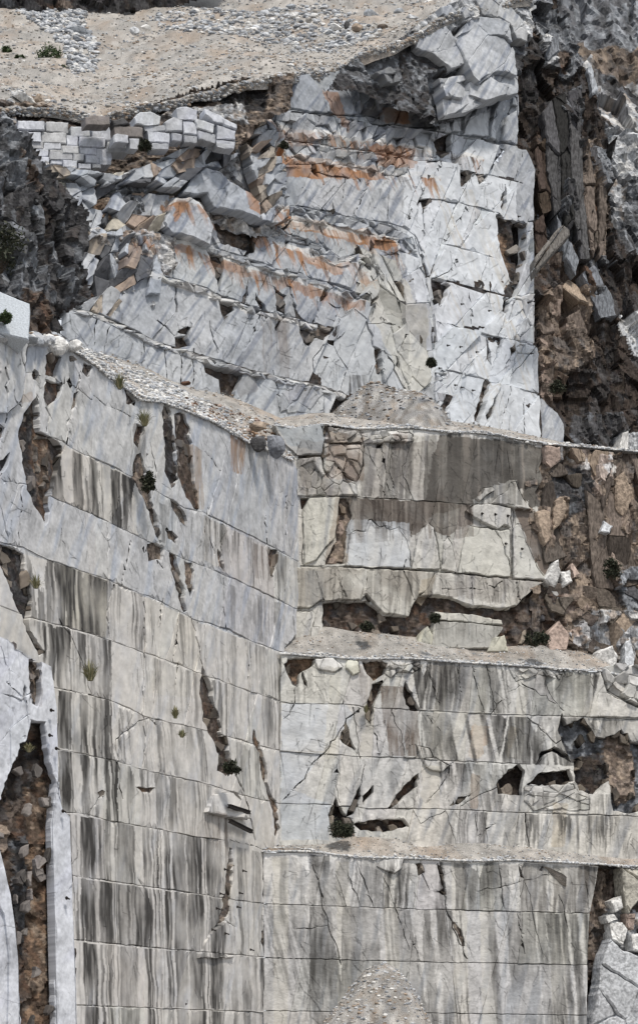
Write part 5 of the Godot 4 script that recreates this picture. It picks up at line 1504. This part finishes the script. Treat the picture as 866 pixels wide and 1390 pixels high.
func near_left() -> void:
	# sawn pale pillar and rock in the lower left corner, in front of the wall
	var region := [-20, 858, 12, 868, 38, 892, 57, 898, 70, 905, 78, 960, 80, 1060, 86, 1100, 96, 1108, 99, 1200, 103, 1300, 106, 1420, -20, 1420]
	canvas(N, P(region), 12.0, 12.0, Color(.52, .545, .6), Color(.57, .59, .63), Color(.46, .48, .54), .8, Vector2(9, 40), 21)
	tint(N, [40, 892, 57, 900, 58, 960, 42, 955], C.mud, .4)
	hairlines(N, [-20, 858, 80, 960, 106, 1420, -20, 1420], 120, 2.0, .8, 2.0, .4)
	finish(N, 4.0, 22)
	var root := thing("quarry_wall", "pale blue marble rock with a smooth sawn pillar beside a brown cavity, lower left", "quarry wall")
	quarry(root, N, region, [], [[.5, [0, 870, 10, 905, 25, 915]], [.6, [22, 870, 30, 885]], [.5, [0, 940, 30, 950, 45, 940]], [.6, [42, 955, 42, 900]], [.5, [0, 1010, 20, 985, 40, 970]], [.5, [34, 1000, 24, 1030, 12, 1060]], [.5, [10, 925, 30, 945]]],
		[[[44, 978, 62, 980, 63, 1010, 67, 1030, 73, 1050, 78, 1058, 74, 1085, 70, 1120, 74, 1200, 75, 1300, 76, 1420, 30, 1420, 26, 1300, 22, 1260, 14, 1220, 6, 1170, -20, 1140, -20, 1110, 2, 1085, 12, 1052, 26, 1025, 38, 1000], "brown", -1.0], [[28, 1010, 60, 1000, 64, 1050, 40, 1080, 10, 1090, 20, 1050], "earth", -.4], [[40, 1070, 70, 1060, 68, 1200, 72, 1420, 44, 1420, 42, 1200], "rust", .1], [[22, 1140, 40, 1130, 42, 1230, 34, 1300, 24, 1240], "dark", .3], [[-20, 1120, 14, 1120, 18, 1150, 8, 1160], "tans", .5], [[18, 866, 26, 872, 28, 884, 20, 880], "char", -.2],
			[[40, 895, 57, 898, 57, 940, 52, 958, 44, 955], "muds", -.2], [[33, 930, 37, 935, 37, 955, 33, 950], "char", -.2]],
		[[[79, 1062, 81, 1080, 87, 1100, 96, 1108, 99, 1200, 102, 1300, 105, 1420, 80, 1420, 77, 1300, 75, 1200, 73, 1120, 76, 1090], .25, Color(1.1, 1.1, 1.12)], [[0, 1150, 8, 1180, 16, 1215, 22, 1260, 26, 1300, 28, 1420, 12, 1420, 14, 1300, 8, 1240, -20, 1200, -20, 1160], .4]], [], {cell = .22, back = -.9, deep = .8, jag = .5, jag_step = 14.0, bare = .94})
	bolts(root, N, [70, 964, 68, 998, 91, 1219, 77, 1016, 86, 1101], .62)
	# big pale slab poking in from the left
	var s := thing("marble_slab", "big clean pale blue marble slab on the ledge at the left edge", "marble slab")
	var S := bearing(0, 197.0, .5, .15, 430.0)
	S.rect = N.rect
	piece(s, S, P([-30, 386, 0, 395, 41, 412, 42, 425, 40, 462, 0, 452, -30, 446]), 0.0, {name = "slab", mat = mats.stone, tone = Color(.56, .61, .67), bevel = .12, skirt = 3.0, jag = .5})

func top_of_hill() -> void:
	# scree
	var rails := []
	var E := bearing(200, 270.5, .3, .1, 140.0)
	var U := bearing(600, 301.0, .8, .2, 90.0)
	rails.append(PackedVector3Array(on_wall(E, [-200, 142, 20, 140, 90, 150, 130, 160, 200, 142, 260, 124, 330, 110, 370, 110], .5) + on_wall(K, [408, 100, 428, 97, 471, 93], -5.4) + on_wall(U, [500, 77, 530, 66, 565, 46, 600, 28, 640, 6, 720, 0], .6)))
	rails.append(PackedVector3Array([at(-200, 90, 300), at(20, 85, 300), at(90, 88, 301), at(130, 92, 302), at(200, 85, 304), at(260, 75, 306), at(330, 66, 308), at(370, 66, 310), at(420, 58, 312), at(470, 48, 316), at(520, 40, 320), at(570, 26, 324), at(640, 8, 330), at(720, 4, 336)]))
	rails.append(PackedVector3Array([at(-200, 10, 352), at(20, 8, 352), at(90, 12, 352), at(130, 13, 352), at(200, 12, 354), at(260, 4, 356), at(330, -4, 360), at(370, -6, 362), at(420, -8, 366), at(470, -10, 370), at(520, -12, 374), at(570, -14, 378), at(640, -16, 382), at(720, -18, 388)]))
	rails.append(PackedVector3Array([at(-200, -60, 440), at(20, -60, 440), at(90, -60, 440), at(130, -60, 440), at(200, -60, 440), at(260, -60, 440), at(330, -70, 440), at(370, -70, 442), at(420, -70, 446), at(470, -70, 450), at(520, -70, 454), at(570, -70, 458), at(640, -70, 462), at(720, -70, 468)]))
	for i in rails.size():
		rails[i] = even(rails[i], 40)
	var under := PackedVector3Array()
	for q in rails[0]:
		under.append(q + Vector3(0, -.9, -.5))
	rails.push_front(under)
	var g := Node3D.new()
	g.name = "scree_slope"
	add_child(g)
	g.set_meta("kind", "structure")
	loose(g, "ground", rails, 190, 170, .9, "scree", mats.gravel)
	stones(g, "gravel", rails, 17000, .14, .5, .9, "scree", PackedVector2Array(), 0, 1, .22, .8)
	var pile := P([12, 0, 60, 8, 120, 15, 115, 35, 135, 60, 130, 92, 95, 98, 85, 60, 60, 40, 25, 20])
	stones(g, "blue_gravel", rails, 2600, .35, 1.1, .9, "blues", pile, 0, .4, .25, .85)
	var pile2 := P([200, 20, 440, 5, 520, 50, 420, 75, 380, 60, 300, 50, 240, 50])
	stones(g, "coarse_gravel", rails, 2200, .3, 1.1, .9, "blues", pile2, .3, 1, .25, .85)
	stones(g, "edge_gravel", rails, 4500, .15, .7, .9, "scree", PackedVector2Array(), 0, 1, .03, .3)
	# dark cliff foot above the scree
	var T := bearing(130, 348.0, .2, .05, 10.0)
	var t := thing("dark_crag", "dark rock face along the top edge above the scree slope", "rock face")
	rough_rock(t, "rock", T, P([-200, -120, 330, -120, 300, -2, 262, 2, 240, 12, 130, 22, 90, 20, 20, 14, -200, 12]), .4, 0.0, {pal = "char", amp = 1.2, big = Vector2(3, 6), small = Vector2(1, 2.4), seed = 511, edge = 1.0}, [[[65, 0, 100, 0, 98, 14, 68, 14], "brown"], [[0, -20, 20, -10, 20, 10, 0, 5], "dark"]], mats.strata)
	# cut bank under the lip of the scree
	var e := thing("earth_bank", "dark cut bank of soil and rubble under the lip of the scree", "earth bank")
	rough_rock(e, "bank", E, P([-200, 128, 30, 136, 90, 148, 130, 158, 200, 140, 260, 120, 330, 104, 372, 104, 400, 96, 396, 150, 340, 175, 320, 210, 200, 240, 100, 235, -200, 190]), .22, -.2, {pal = "muds", amp = .9, big = Vector2(2.2, 1.2), small = Vector2(.7, .5), seed = 531, edge = 1.0}, [
		[[0, 140, 90, 150, 130, 160, 115, 172, 60, 164, 0, 158], "earth", -.3], [[180, 142, 300, 112, 370, 106, 372, 128, 300, 134, 200, 160], "earth", -.5], [[300, 120, 365, 118, 360, 150, 320, 150, 300, 138], "char", -.3], [[0, 158, 60, 168, 60, 182, 0, 178], "mixed"], [[140, 160, 240, 150, 330, 140, 340, 170, 240, 160], "mixed", .3]], mats.rock)
	# dark rock and white slabs at the summit
	var u := thing("rock_outcrop", "dark overhung rock below white slabs at the top of the cliff", "rock outcrop")
	rough_rock(u, "rock_face", U, P([440, 125, 462, 92, 500, 72, 530, 60, 560, 36, 600, 10, 640, -30, 720, -30, 716, 60, 704, 116, 664, 128, 640, 152, 600, 165, 540, 150, 490, 125]), .25, -1.3, {pal = "dark", amp = .8, big = Vector2(3.6, 2.0), small = Vector2(1.1, .6), angle = -.5, seed = 551, edge = 1.0}, [[[440, 80, 540, 70, 545, 118, 480, 112], "slates", .2], [[550, 0, 620, -20, 640, 30, 600, 50, 560, 45], "blues", .8], [[580, 100, 706, 96, 706, 165, 590, 168], "slates", -1.6], [[560, 90, 630, 105, 620, 130, 560, 120], "slates"], [[590, -30, 720, -30, 718, 60, 690, 40, 620, 40], "blues", .9]], mats.rock)
	U.rect = K.rect
	for c in [[[563, 44, 586, 43, 604, 36, 614, 50, 622, 62, 634, 78, 636, 86, 614, 92, 596, 76, 566, 64], .2, "pale"], [[618, 54, 634, 30, 646, 21, 676, 25, 691, 33, 694, 52, 700, 68, 701, 104, 690, 98, 672, 96, 664, 104, 650, 114, 640, 104, 632, 84], .7, "white"], [[640, 108, 652, 114, 666, 104, 676, 112, 690, 116, 686, 130, 660, 136, 640, 126], .3, "pale"], [[646, 0, 676, -4, 692, 6, 706, 20, 716, 42, 717, 56, 702, 52, 693, 32, 676, 24, 655, 18], .9, "grey"], [[598, 10, 612, 6, 622, 18, 614, 26, 600, 18], .8, "pale"], [[622, 14, 636, 0, 650, 4, 644, 20, 630, 26], .7, "grey"], [[602, 116, 620, 112, 632, 120, 628, 134, 606, 130], .4, "pale"], [[512, 96, 530, 90, 545, 110, 525, 112], .2, "slate"]]:
		for p in shatter(P(c[0]), 38.0, 1.8, -.9, int(c[0][0])):
			if absf(area(p)) > 6.0:
				piece(u, U, p, c[1] * .6 + rng.randf_range(-.06, .06), {name = "slab", mat = K.mat, tone = Color(1, .99, .97) * ({white = 1.5, pale = 1.25, grey = .95, slate = .5}[c[2]]) * rng.randf_range(.85, 1.05), bevel = .1, rough = .1, jag = 1.6, step = 4.0, tilt = Vector2(rng.randfn(), rng.randfn()) * .08, flat = true, skirt = 2.4})
	var rest := chips()
	jumble(u, U, [596, 106, 640, 100, 702, 104, 702, 128, 664, 134, 640, 150, 604, 156], 22.0, 1.8, -1.0, -.5, .2, .1, [Color(1.4, 1.4, 1.4), Color(1.15, 1.17, 1.2), Color(.8, .8, .8)], K.mat, rest)
	chips_done(u, rest, K.mat)
	block_walls()
	flanks()

func flanks() -> void:
	# the hillside goes on beyond both edges of the view
	var g := Node3D.new()
	g.name = "hillside"
	add_child(g)
	g.set_meta("kind", "structure")
	rough_rock(g, "rock", bearing(-12, 198.5, .7, .02), P([-330, 440, 4, 440, 6, 860, 6, 1430, -330, 1430]), .9, -.4, {pal = "mixed", amp = 1.4, big = Vector2(4, 6), small = Vector2(1.4, 2), seed = 611, edge = 0.0}, [], mats.rock)
	rough_rock(g, "rock", bearing(-20, 216.0, .8, .14, 400.0), P([-330, 110, -2, 170, -2, 470, -330, 470]), .9, -.4, {pal = "dark", amp = 1.6, big = Vector2(4, 6), small = Vector2(1.4, 2), seed = 621, edge = 0.0}, [], mats.rock)
	rough_rock(g, "rock", bearing(884, 277.0, .3, .04), P([868, 640, 1200, 640, 1200, 1430, 864, 1430]), .9, 0.0, {pal = "mixed", amp = 1.4, big = Vector2(4, 6), small = Vector2(1.4, 2), seed = 631, edge = 0.0}, [], mats.rock)
	rough_rock(g, "rock", bearing(884, 333.0, .3, .12, 350.0), P([872, 390, 880, 160, 1200, 160, 1200, 660, 870, 650]), 1.0, 0.0, {pal = "earth", amp = 1.6, big = Vector2(4, 8), small = Vector2(1.4, 3), seed = 641, edge = 0.0}, [], mats.strata)
	rough_rock(g, "rock", bearing(800, 436.0, .2, .45, 60.0), P([940, -200, 1300, -200, 1300, 300, 940, 300]), 1.4, 0.0, {pal = "fars", amp = 1.8, big = Vector2(6, 14), small = Vector2(2, 4), seed = 651, edge = 0.0}, [], mats.far)

func block_walls() -> void:
	var V := bearing(90, 262.0, .45, .04, 195.0)
	V.rect = N.rect
	var w := thing("block_wall", "dry-stacked wall of squared white marble blocks below the scree", "block wall")
	# each course: top-left x, y; widths; heights are per course; the courses dip a little to the right
	var blocks := [
		[25, 163, 37, 13], [63, 165, 31, 14], [97, 171, 26, 14], [125, 171, 27, 19],
		[25, 178, 32, 13], [57, 179, 34, 15], [91, 183, 16, 15], [108, 185, 36, 14], [146, 192, 30, 14],
		[34, 192, 26, 9], [60, 193, 24, 10], [84, 197, 24, 12], [108, 199, 24, 11], [131, 201, 22, 14],
		[36, 200, 31, 11], [68, 203, 32, 14], [100, 208, 15, 11], [116, 210, 20, 12], [136, 213, 16, 10],
		[50, 212, 18, 9], [69, 216, 17, 8], [86, 217, 20, 10], [107, 221, 18, 9], [126, 222, 12, 6]]
	for b in blocks:
		var x: float = b[0]
		var y: float = b[1]
		var tl := .035 + rng.randf_range(-.01, .01)
		piece(w, V, P([x + .5, y, x + b[2] - .4, y + b[2] * tl, x + b[2] - .4, y + b[3] - .5 + b[2] * tl, x + .5, y + b[3] - .6]), rng.randf_range(-.22, .22), {name = "stone_block", mat = N.mat, tone = Color(1.05, 1.03, .98) * rng.randf_range(.72, 1.15), bevel = .1, rough = .07, jag = 1.1, step = 4.0, skirt = 2.2, tilt = Vector2(rng.randfn(), rng.randfn()) * .02})
	var X := bearing(240, 265.0, .45, .04, 170.0)
	X.rect = N.rect
	var r := thing("block_wall", "tumbled wall of marble blocks under the bank, right of the neat block wall", "block wall")
	var wht := Color(1.15, 1.13, 1.08)
	var gry := Color(.8, .8, .79)
	var brn := Color(.5, .44, .39)
	for b in [[[116, 160, 125, 156, 150, 158, 150, 170, 117, 170], brn], [[154, 163, 168, 160, 177, 168, 156, 170], Color(.2, .19, .18)], [[156, 170, 194, 173, 195, 187, 157, 183], brn], [[155, 184, 160, 181, 175, 183, 175, 193, 155, 194], gry], [[177, 187, 189, 188, 188, 202, 177, 201], gry], [[182, 160, 190, 152, 205, 151, 219, 158, 218, 168, 200, 170, 184, 168], wht], [[201, 178, 231, 180, 231, 194, 202, 192], wht], [[196, 170, 224, 170, 226, 178, 198, 177], gry], [[224, 166, 236, 158, 248, 162, 248, 178, 226, 178], gry], [[240, 146, 254, 144, 268, 150, 268, 164, 242, 160], wht], [[249, 163, 263, 165, 268, 172, 268, 183, 250, 181], wht], [[265, 160, 291, 168, 290, 180, 267, 174], wht], [[295, 170, 320, 178, 320, 190, 296, 187], wht], [[278, 148, 300, 156, 314, 164, 312, 170, 290, 164, 278, 156], wht], [[269, 184, 269, 176, 293, 182, 293, 194, 270, 189], gry], [[233, 180, 248, 182, 248, 192, 234, 191], gry], [[206, 194, 230, 195, 230, 204, 207, 203], gry], [[250, 183, 268, 185, 268, 196, 251, 193], gry], [[294, 189, 320, 192, 318, 203, 295, 199], gry], [[302, 160, 322, 168, 322, 176, 304, 170], wht]]:
		piece(r, X, P(b[0]), rng.randf_range(-.15, .2), {name = "stone_block", mat = N.mat, tone = b[1] * rng.randf_range(.88, 1.04), bevel = .1, rough = .08, jag = 1.2, step = 4.0, skirt = 1.6, flat = true, tilt = Vector2(rng.randfn(), rng.randfn()) * .05})

func ledge(called: String, front: Array, back: Array, nx: int, ny: int, amp: float, pal: String, n: int, lo: float, hi: float) -> Array:
	var g := Node3D.new()
	g.name = called if counts.get(called, 0) == 0 else "%s_%03d" % [called, counts[called]]
	counts[called] = counts.get(called, 0) + 1
	add_child(g)
	g.set_meta("kind", "structure")
	var rails := [even(PackedVector3Array(front), 60), even(PackedVector3Array(back), 60)]
	loose(g, "rubble", rails, nx, ny, amp, pal, mats.gravel)
	stones(g, "gravel", rails, n, lo, hi, amp, pal)
	stones(g, "rim_stones", rails, n / 2, lo, hi * 1.4, amp, "whites", PackedVector2Array(), 0, 1, -.04, .14)
	stones(g, "rim_chips", rails, 2400, .1, .42, .1, "whites", PackedVector2Array(), 0, 1, 0, .02)
	return rails

func on_wall(W: Dictionary, pts: Array, h := 0.0) -> Array:
	var r := []
	for i in pts.size() / 2:
		r.append(wp(W, pts[i * 2], pts[i * 2 + 1], h))
	return r

func ledges() -> void:
	ledge("ledge", on_wall(B1, [356, 1157, 420, 1157, 500, 1164, 600, 1168, 700, 1169, 800, 1173, 890, 1177], .25), on_wall(B2, [352, 1146, 400, 1146, 450, 1146, 475, 1136, 540, 1138, 570, 1150, 630, 1143, 690, 1147, 760, 1155, 890, 1166], -.3), 220, 16, .5, "scree", 1300, .07, .3)
	ledge("ledge", on_wall(B2, [380, 888, 430, 892, 500, 895, 560, 895, 600, 898, 680, 903, 760, 908, 815, 911, 890, 930], .25), on_wall(B3, [388, 868, 420, 860, 440, 850, 480, 857, 560, 864, 600, 870, 690, 877, 740, 876, 790, 884, 890, 915], -.3), 240, 24, .45, "scree", 1800, .07, .3)
	var f := on_wall(B3, [370, 578, 400, 581, 440, 575, 480, 582, 560, 582, 600, 585, 640, 588, 680, 592, 720, 598, 760, 605, 890, 616], .25)
	ledge("ledge", f, [wp(K, 380, 566), wp(K, 440, 558), wp(K, 480, 562), wp(K, 560, 566), wp(K, 600, 570), wp(K, 640, 576), wp(K, 680, 583), wp(K, 737, 594), wp(D, 775, 604), wp(D, 890, 615)], 220, 24, .5, "scree", 2000, .08, .36)
	var lf := on_wall(L, [60, 466, 88, 471, 105, 479, 130, 496, 160, 519, 190, 544, 222, 547, 258, 561, 290, 573, 318, 591, 345, 604, 372, 613, 398, 626], .2)
	var r := ledge("ledge", lf, on_wall(K, [95, 466, 108, 470, 125, 478, 150, 484, 180, 494, 205, 502, 235, 518, 270, 530, 300, 536, 330, 545, 360, 556, 385, 566, 405, 575], -.2), 150, 50, .55, "scree", 2600, .08, .36)
	stones(get_node("ledge_003"), "white_chips", r, 2800, .15, .6, .55, "whites", PackedVector2Array(), .08, .6, 0.02, .75)
	stones(get_node("ledge_003"), "tan_chips", r, 700, .2, .7, .55, "orangey", PackedVector2Array(), .5, 1, 0, .6)
	# left end of that ledge, up to the dark crag
	ledge("ledge", on_wall(L, [-30, 462, 0, 461, 45, 467, 70, 468, 95, 474], .2), on_wall(J, [-30, 440, 0, 440, 40, 452, 70, 458, 100, 464], .3), 50, 20, .5, "mixed", 260, .3, 1.3)
	# floor of the quarry
	var g := Node3D.new()
	g.name = "ground"
	add_child(g)
	g.set_meta("kind", "structure")
	var back := [at(-200, 1398, 200), at(80, 1398, 204), at(200, 1398, 222), at(358, 1398, 246), at(500, 1398, 250), at(700, 1398, 258), at(866, 1398, 266), at(1000, 1398, 270)]
	var mid := [at(-260, 1440, 178), at(80, 1440, 186), at(200, 1440, 204), at(358, 1440, 224), at(500, 1440, 228), at(700, 1440, 232), at(866, 1440, 236), at(1000, 1440, 240)]
	var front := []
	for i in 8:
		front.append(Vector3(-90 + 26 * i, 0, 60))
	var rails := [even(PackedVector3Array(front), 40), even(PackedVector3Array(mid), 40), even(PackedVector3Array(back), 40)]
	loose(g, "quarry_floor", rails, 220, 120, .5, "scree", mats.gravel)
	stones(g, "gravel", rails, 3500, .2, .9, .5, "scree", PackedVector2Array(), .1, .95, .52, 1)

func heap_height(x: float, z: float, skew: float, foot: Vector3) -> float:
	var xs := (x - skew) / (1.0 + skew) if x < skew else (x - skew) / (1.0 - skew)
	var rr := sqrt(xs * xs + z * z)
	rr *= 1.0 + .5 * n1.get_noise_3d(x * 55.0, z * 55.0, foot.x * 9.0)
	return .94 - pow(rr, 1.5) if rr < 1.0 else .94 - rr - .5 * (rr - 1.0)

func mound(called: String, label: String, foot: Vector3, w: float, hgt: float, dep: float, skew: float, pal: String) -> void:
	# a heap of rubble leaning on the wall behind; its skirts run into the ground
	var root := thing(called, label, "rubble heap", foot)
	var pos := PackedVector3Array()
	var cols := PackedColorArray()
	var n := 64
	var p: Array = PAL[pal]
	for j in n + 1:
		for i in n + 1:
			var x := float(i) / n * 3.2 - 1.6
			var z := float(j) / n * 3.4 - 1.4
			var q := Vector3(x * w, hgt * heap_height(x, z, skew, foot), z * dep)
			q.y += bump_at((q + foot) * 1.6, .4)
			pos.append(q)
			cols.append(C[p[int(hashf(i / 2, j / 2, 5) * p.size()) % p.size()]].lerp(C.dust, .6) * (.85 + .5 * n2.get_noise_2d(x * w * 50.0, z * dep * 50.0 + q.y * 60.0)))
	put(root, "heap", quads(pos, cols, PackedByteArray(), n, n, Vector3.UP), mats.gravel)
	var mm := MultiMesh.new()
	mm.transform_format = MultiMesh.TRANSFORM_3D
	mm.use_colors = true
	mm.mesh = stone_meshes[1]
	mm.instance_count = int(w * hgt * 34.0)
	for i in mm.instance_count:
		var x := rng.randf_range(-1.2, 1.2)
		var z := rng.randf_range(-.4, 1.1)
		var q := Vector3(x * w, hgt * heap_height(x, z, skew, foot), z * dep)
		q.y += bump_at((q + foot) * 1.6, .4)
		var sz := .1 + .4 * pow(rng.randf(), 3.0)
		mm.set_instance_transform(i, Transform3D(Basis.from_euler(Vector3(rng.randf() * TAU, rng.randf() * TAU, 0)).scaled(Vector3(sz * 1.3, sz * .7, sz)), q))
		mm.set_instance_color(i, C[p[rng.randi() % p.size()]] * rng.randf_range(.8, 1.15))
	var o := MultiMeshInstance3D.new()
	o.multimesh = mm
	o.material_override = mats.stone
	o.name = "stones"
	root.add_child(o, true)
	o.set_meta("kind", "stuff")

func details() -> void:
	mound("rubble_heap", "grey gravel heap at the foot of the fractured cliff", wp(K, 520, 578) + Vector3(0, -.8, 3.0), 8.0, 5.6, 5.5, -.15, "mixed")
	mound("rubble_heap", "rounded gravel heap at the bottom in front of the lowest bench", at(512, 1405, 238), 6.5, 8.2, 7.0, .12, "scree")
	mound("rubble_heap", "pinkish earth heap on the ledge of the lowest bench", wp(B2, 505, 1160) + Vector3(0, -.3, .1), 3.6, 1.9, .9, .1, "tans")
	mound("rubble_heap", "long low earth heap along the lowest ledge, right of the pinkish heap", wp(B2, 655, 1165) + Vector3(0, -.3, .1), 6.0, 1.5, .8, -.3, "tans")
	mound("rubble_heap", "grey rubble heap in the corner where the left wall meets the middle ledge", wp(B3, 430, 880) + Vector3(0, -.5, .3), 3.4, 2.5, 1.2, -.2, "mixed")
	# steel bars sticking out of the left wall
	for b in [[311, 1094, 339, 1103, "upper of two rusty steel bars lying across the broken left wall"], [312, 1114, 342, 1129, "lower of two rusty steel bars lying across the broken left wall"]]:
		var a := wp(L, b[0], b[1], 1.1)
		var c := wp(L, b[2], b[3], .7)
		var m := BoxMesh.new()
		m.size = Vector3(a.distance_to(c), .26, .22)
		var st := SurfaceTool.new()
		st.append_from(m, 0, Transform3D())
		m.size = Vector3(a.distance_to(c) * .995, .07, .42)
		st.append_from(m, 0, Transform3D(Basis(), Vector3(0, .16, 0)))
		st.append_from(m, 0, Transform3D(Basis(), Vector3(0, -.16, 0)))
		var o := put(self, "steel_bar", st.commit(), mats.steel, (a + c) * .5)
		o.basis = Basis.looking_at((c - a).normalized(), Vector3.UP) * Basis(Vector3.UP, PI / 2)
		tag(o, b[4], "steel bar", "steel bars on the left wall")
	# long slab leaning against the striped crag
	var A := bearing(745, 298.0, .2, .1, 335.0)
	A.rect = K.rect
	var s := thing("stone_slab", "long dark grey slab leaning against the crag right of the marble cliff", "stone slab")
	var k := 0
	for p in [[725, 350, 758, 308, 766, 303, 736, 346, 725, 362], [725, 364, 737, 347, 767, 304, 774, 310, 774, 318, 745, 350, 726, 372]]:
		piece(s, A, P(p), .2 - .25 * k, {name = "layer", mat = mats.strata, tone = Color(.2, .19, .18) * (1.0 - .2 * k), bevel = .15, rough = .1, jag = 1.0, skirt = 2.2, flat = true, tilt = Vector2(0, -.1)})
		k += 1
	# boulders on the scree
	var i := 0
	for b in [[400, 24, 12, 8, "white", "pale flat boulder leftmost of the boulders on the upper scree"], [430, 20, 14, 9, "dust", "tan boulder second from the left on the upper scree"], [455, 41, 16, 9, "white", "bright white boulder lowest on the upper scree"], [470, 38, 9, 9, "dark", "small dark boulder right of the bright white one on the scree"], [486, 42, 15, 10, "tan", "rounded tan boulder right of the dark one on the scree"], [503, 26, 18, 13, "grey", "large grey boulder in the upper middle of the scree"], [520, 40, 14, 7, "mud", "low brown boulder under the large grey one on the scree"], [543, 22, 16, 10, "grey", "grey boulder right of the large one on the scree"], [560, 28, 15, 8, "pale", "pale boulder near the summit slabs"], [578, 10, 20, 9, "white", "white boulder highest on the right of the scree"], [530, 12, 18, 6, "grey", "flat grey boulder near the top edge of the scree"], [420, 30, 9, 6, "dust", "small tan boulder under the second one from the left"], [560, 12, 13, 7, "slate", "slate boulder left of the highest white one"], [395, 12, 12, 6, "grey", "grey boulder above the pale flat one on the scree"]]:
		var d := lerpf(318.0, 355.0, clampf((40.0 - b[1]) / 35.0, 0.0, 1.0))
		boulder(b[0], b[1], d, b[2] / F * d, b[3] / F * d, b[4], b[5], "boulders on the upper scree", .1 * sin(i * 3.0))
		i += 1
	boulder(107, 48, 326, 3.2, 1.1, "grey", "long flat slab boulder in the blue-grey rock pile", "", -.12)
	boulder(32, 138, 268, 2.8, 1.1, "white", "white slab boulder at the lip of the scree on the left", "", -.3)
	boulder(53, 138, 268, .9, .9, "tan", "small tan boulder beside the white slab at the scree lip")
	boulder(183, 46, 322, 1.2, 1.0, "pale", "pale blue boulder in the middle of the scree")
	boulder(199, 40, 326, 1.5, .7, "white", "flat white boulder beside the pale blue one on the scree")
	boulder(352, 610, 246, 1.8, 1.7, "dark", "dark cracked boulder where the left ledge meets the upper bench", "", .4)
	boulder(374, 617, 249, 1.9, 2.6, "slate", "tall dark boulder at the inner end of the left ledge", "", .3)
	boulder(350, 585, 250, 1.7, 1.2, "tan", "tan boulder on the left ledge above the dark ones", "")
	boulder(103, 474, 209, 1.2, .9, "white", "white boulder at the outer end of the left ledge")
	boulder(78, 480, 207, 1.6, 1.6, "white", "chalky white boulder wedged in the top of the left wall", "", .2)
	boulder(252, 522, 232, 1.0, .4, "rust", "small rusty flat stone on the left ledge")
	# plants
	shrub(66, 92, 303, 3.4, 3.4, "green", "green shrub on the scree slope")
	shrub(10, 74, 308, 1.6, 1.2, "green", "small green shrub at the left edge of the scree")
	shrub(28, 84, 305, 1.6, .9, "green", "low green shrub left of the large one on the scree")
	shrub(88, 100, 299, 1.9, 1.1, "green", "low green shrub right below the large one on the scree")
	shrub(2, 372, 204, 4.4, 5.5, "dark", "dark shrub hanging in at the left edge of the black crag")
	shrub(724, 881, 262, 3.6, 2.0, "dark", "dark round shrub on the middle ledge", Vector3(0, 0, 1.2))
	shrub(496, 858, 257, 2.0, 1.2, "dark", "low dark shrub in the hollow of the upper bench", Vector3(0, 0, .6))
	shrub(804, 1074, 266, 2.6, 3.4, "dark", "dark hanging shrub in the right hollow of the middle bench")
	shrub(464, 1137, 251, 2.6, 2.2, "dark", "dark shrub in the cavity at the foot of the middle bench", Vector3(0, 0, .2))
	shrub(307, 1052, 235, 2.0, 1.6, "dark", "dark shrub at the foot of the slanting fissure in the left wall", Vector3(.6, 0, .3))
	shrub(585, 500, 274, 1.2, 1.6, "dark", "little dark shrub in the fissure left of the pale cliff face")
	shrub(828, 790, 267, 2.0, 3.0, "dark", "dark shrub on the brown outcrop right of the upper bench", Vector3(0, 0, .8))
	shrub(756, 535, 298, 2.4, 2.0, "dark", "dark shrub at the foot of the striped crag")
	shrub(192, 672, 221, 1.4, 2.6, "dark", "straggling shrub in the upper fault of the left wall", Vector3(.7, 0, .3))
	shrub(640 - 255, 206 - 4, 268, 1.0, .9, "dark", "little dark shrub at the rubble gully of the cliff")
	shrub(590, 848, 257, 1.2, 1.4, "dark", "little dark shrub left of the low sawn step of the upper bench", Vector3(0, 0, .6))
	shrub(197, 205, 263, 1.6, 1.4, "dark", "dark shrub between the neat and the tumbled block wall")
	shrub(8, 442, 197, 1.6, 1.0, "green", "wispy shrub in front of the big pale slab at the left edge", Vector3(0, 0, .8))
	shrub(820, 1078, 266, 1.6, 1.6, "dark", "small dark shrub right of the hanging one on the middle bench", Vector3(0, 0, .4))
	for t in [[38, 800, 197, 1.5, 1.6, "pale grass tuft in the dark hollow of the left wall"], [112, 925, 206, 2.2, 2.6, "large dry grass tuft in the crack of the left wall"], [152, 530, 212, 1.6, 2.0, "grass tuft near the top of the left wall"], [228, 976, 222, 1.2, 1.6, "dry grass tuft right of the long vertical cut"], [237, 1002, 223, 1.1, 1.0, "small green tuft below the dry one"], [186, 580, 218, 1.8, 2.2, "grass tuft hanging from the upper left wall"], [28, 1022, 187, 1.2, 1.0, "green tuft above the brown cavity"], [487, 968, 254, 1.0, 1.2, "small tuft in the diagonal crack of the middle bench"]]:
		shrub(t[0], t[1], t[2], t[3], t[4], "tuft", t[5], Vector3(.8, 0, .4))
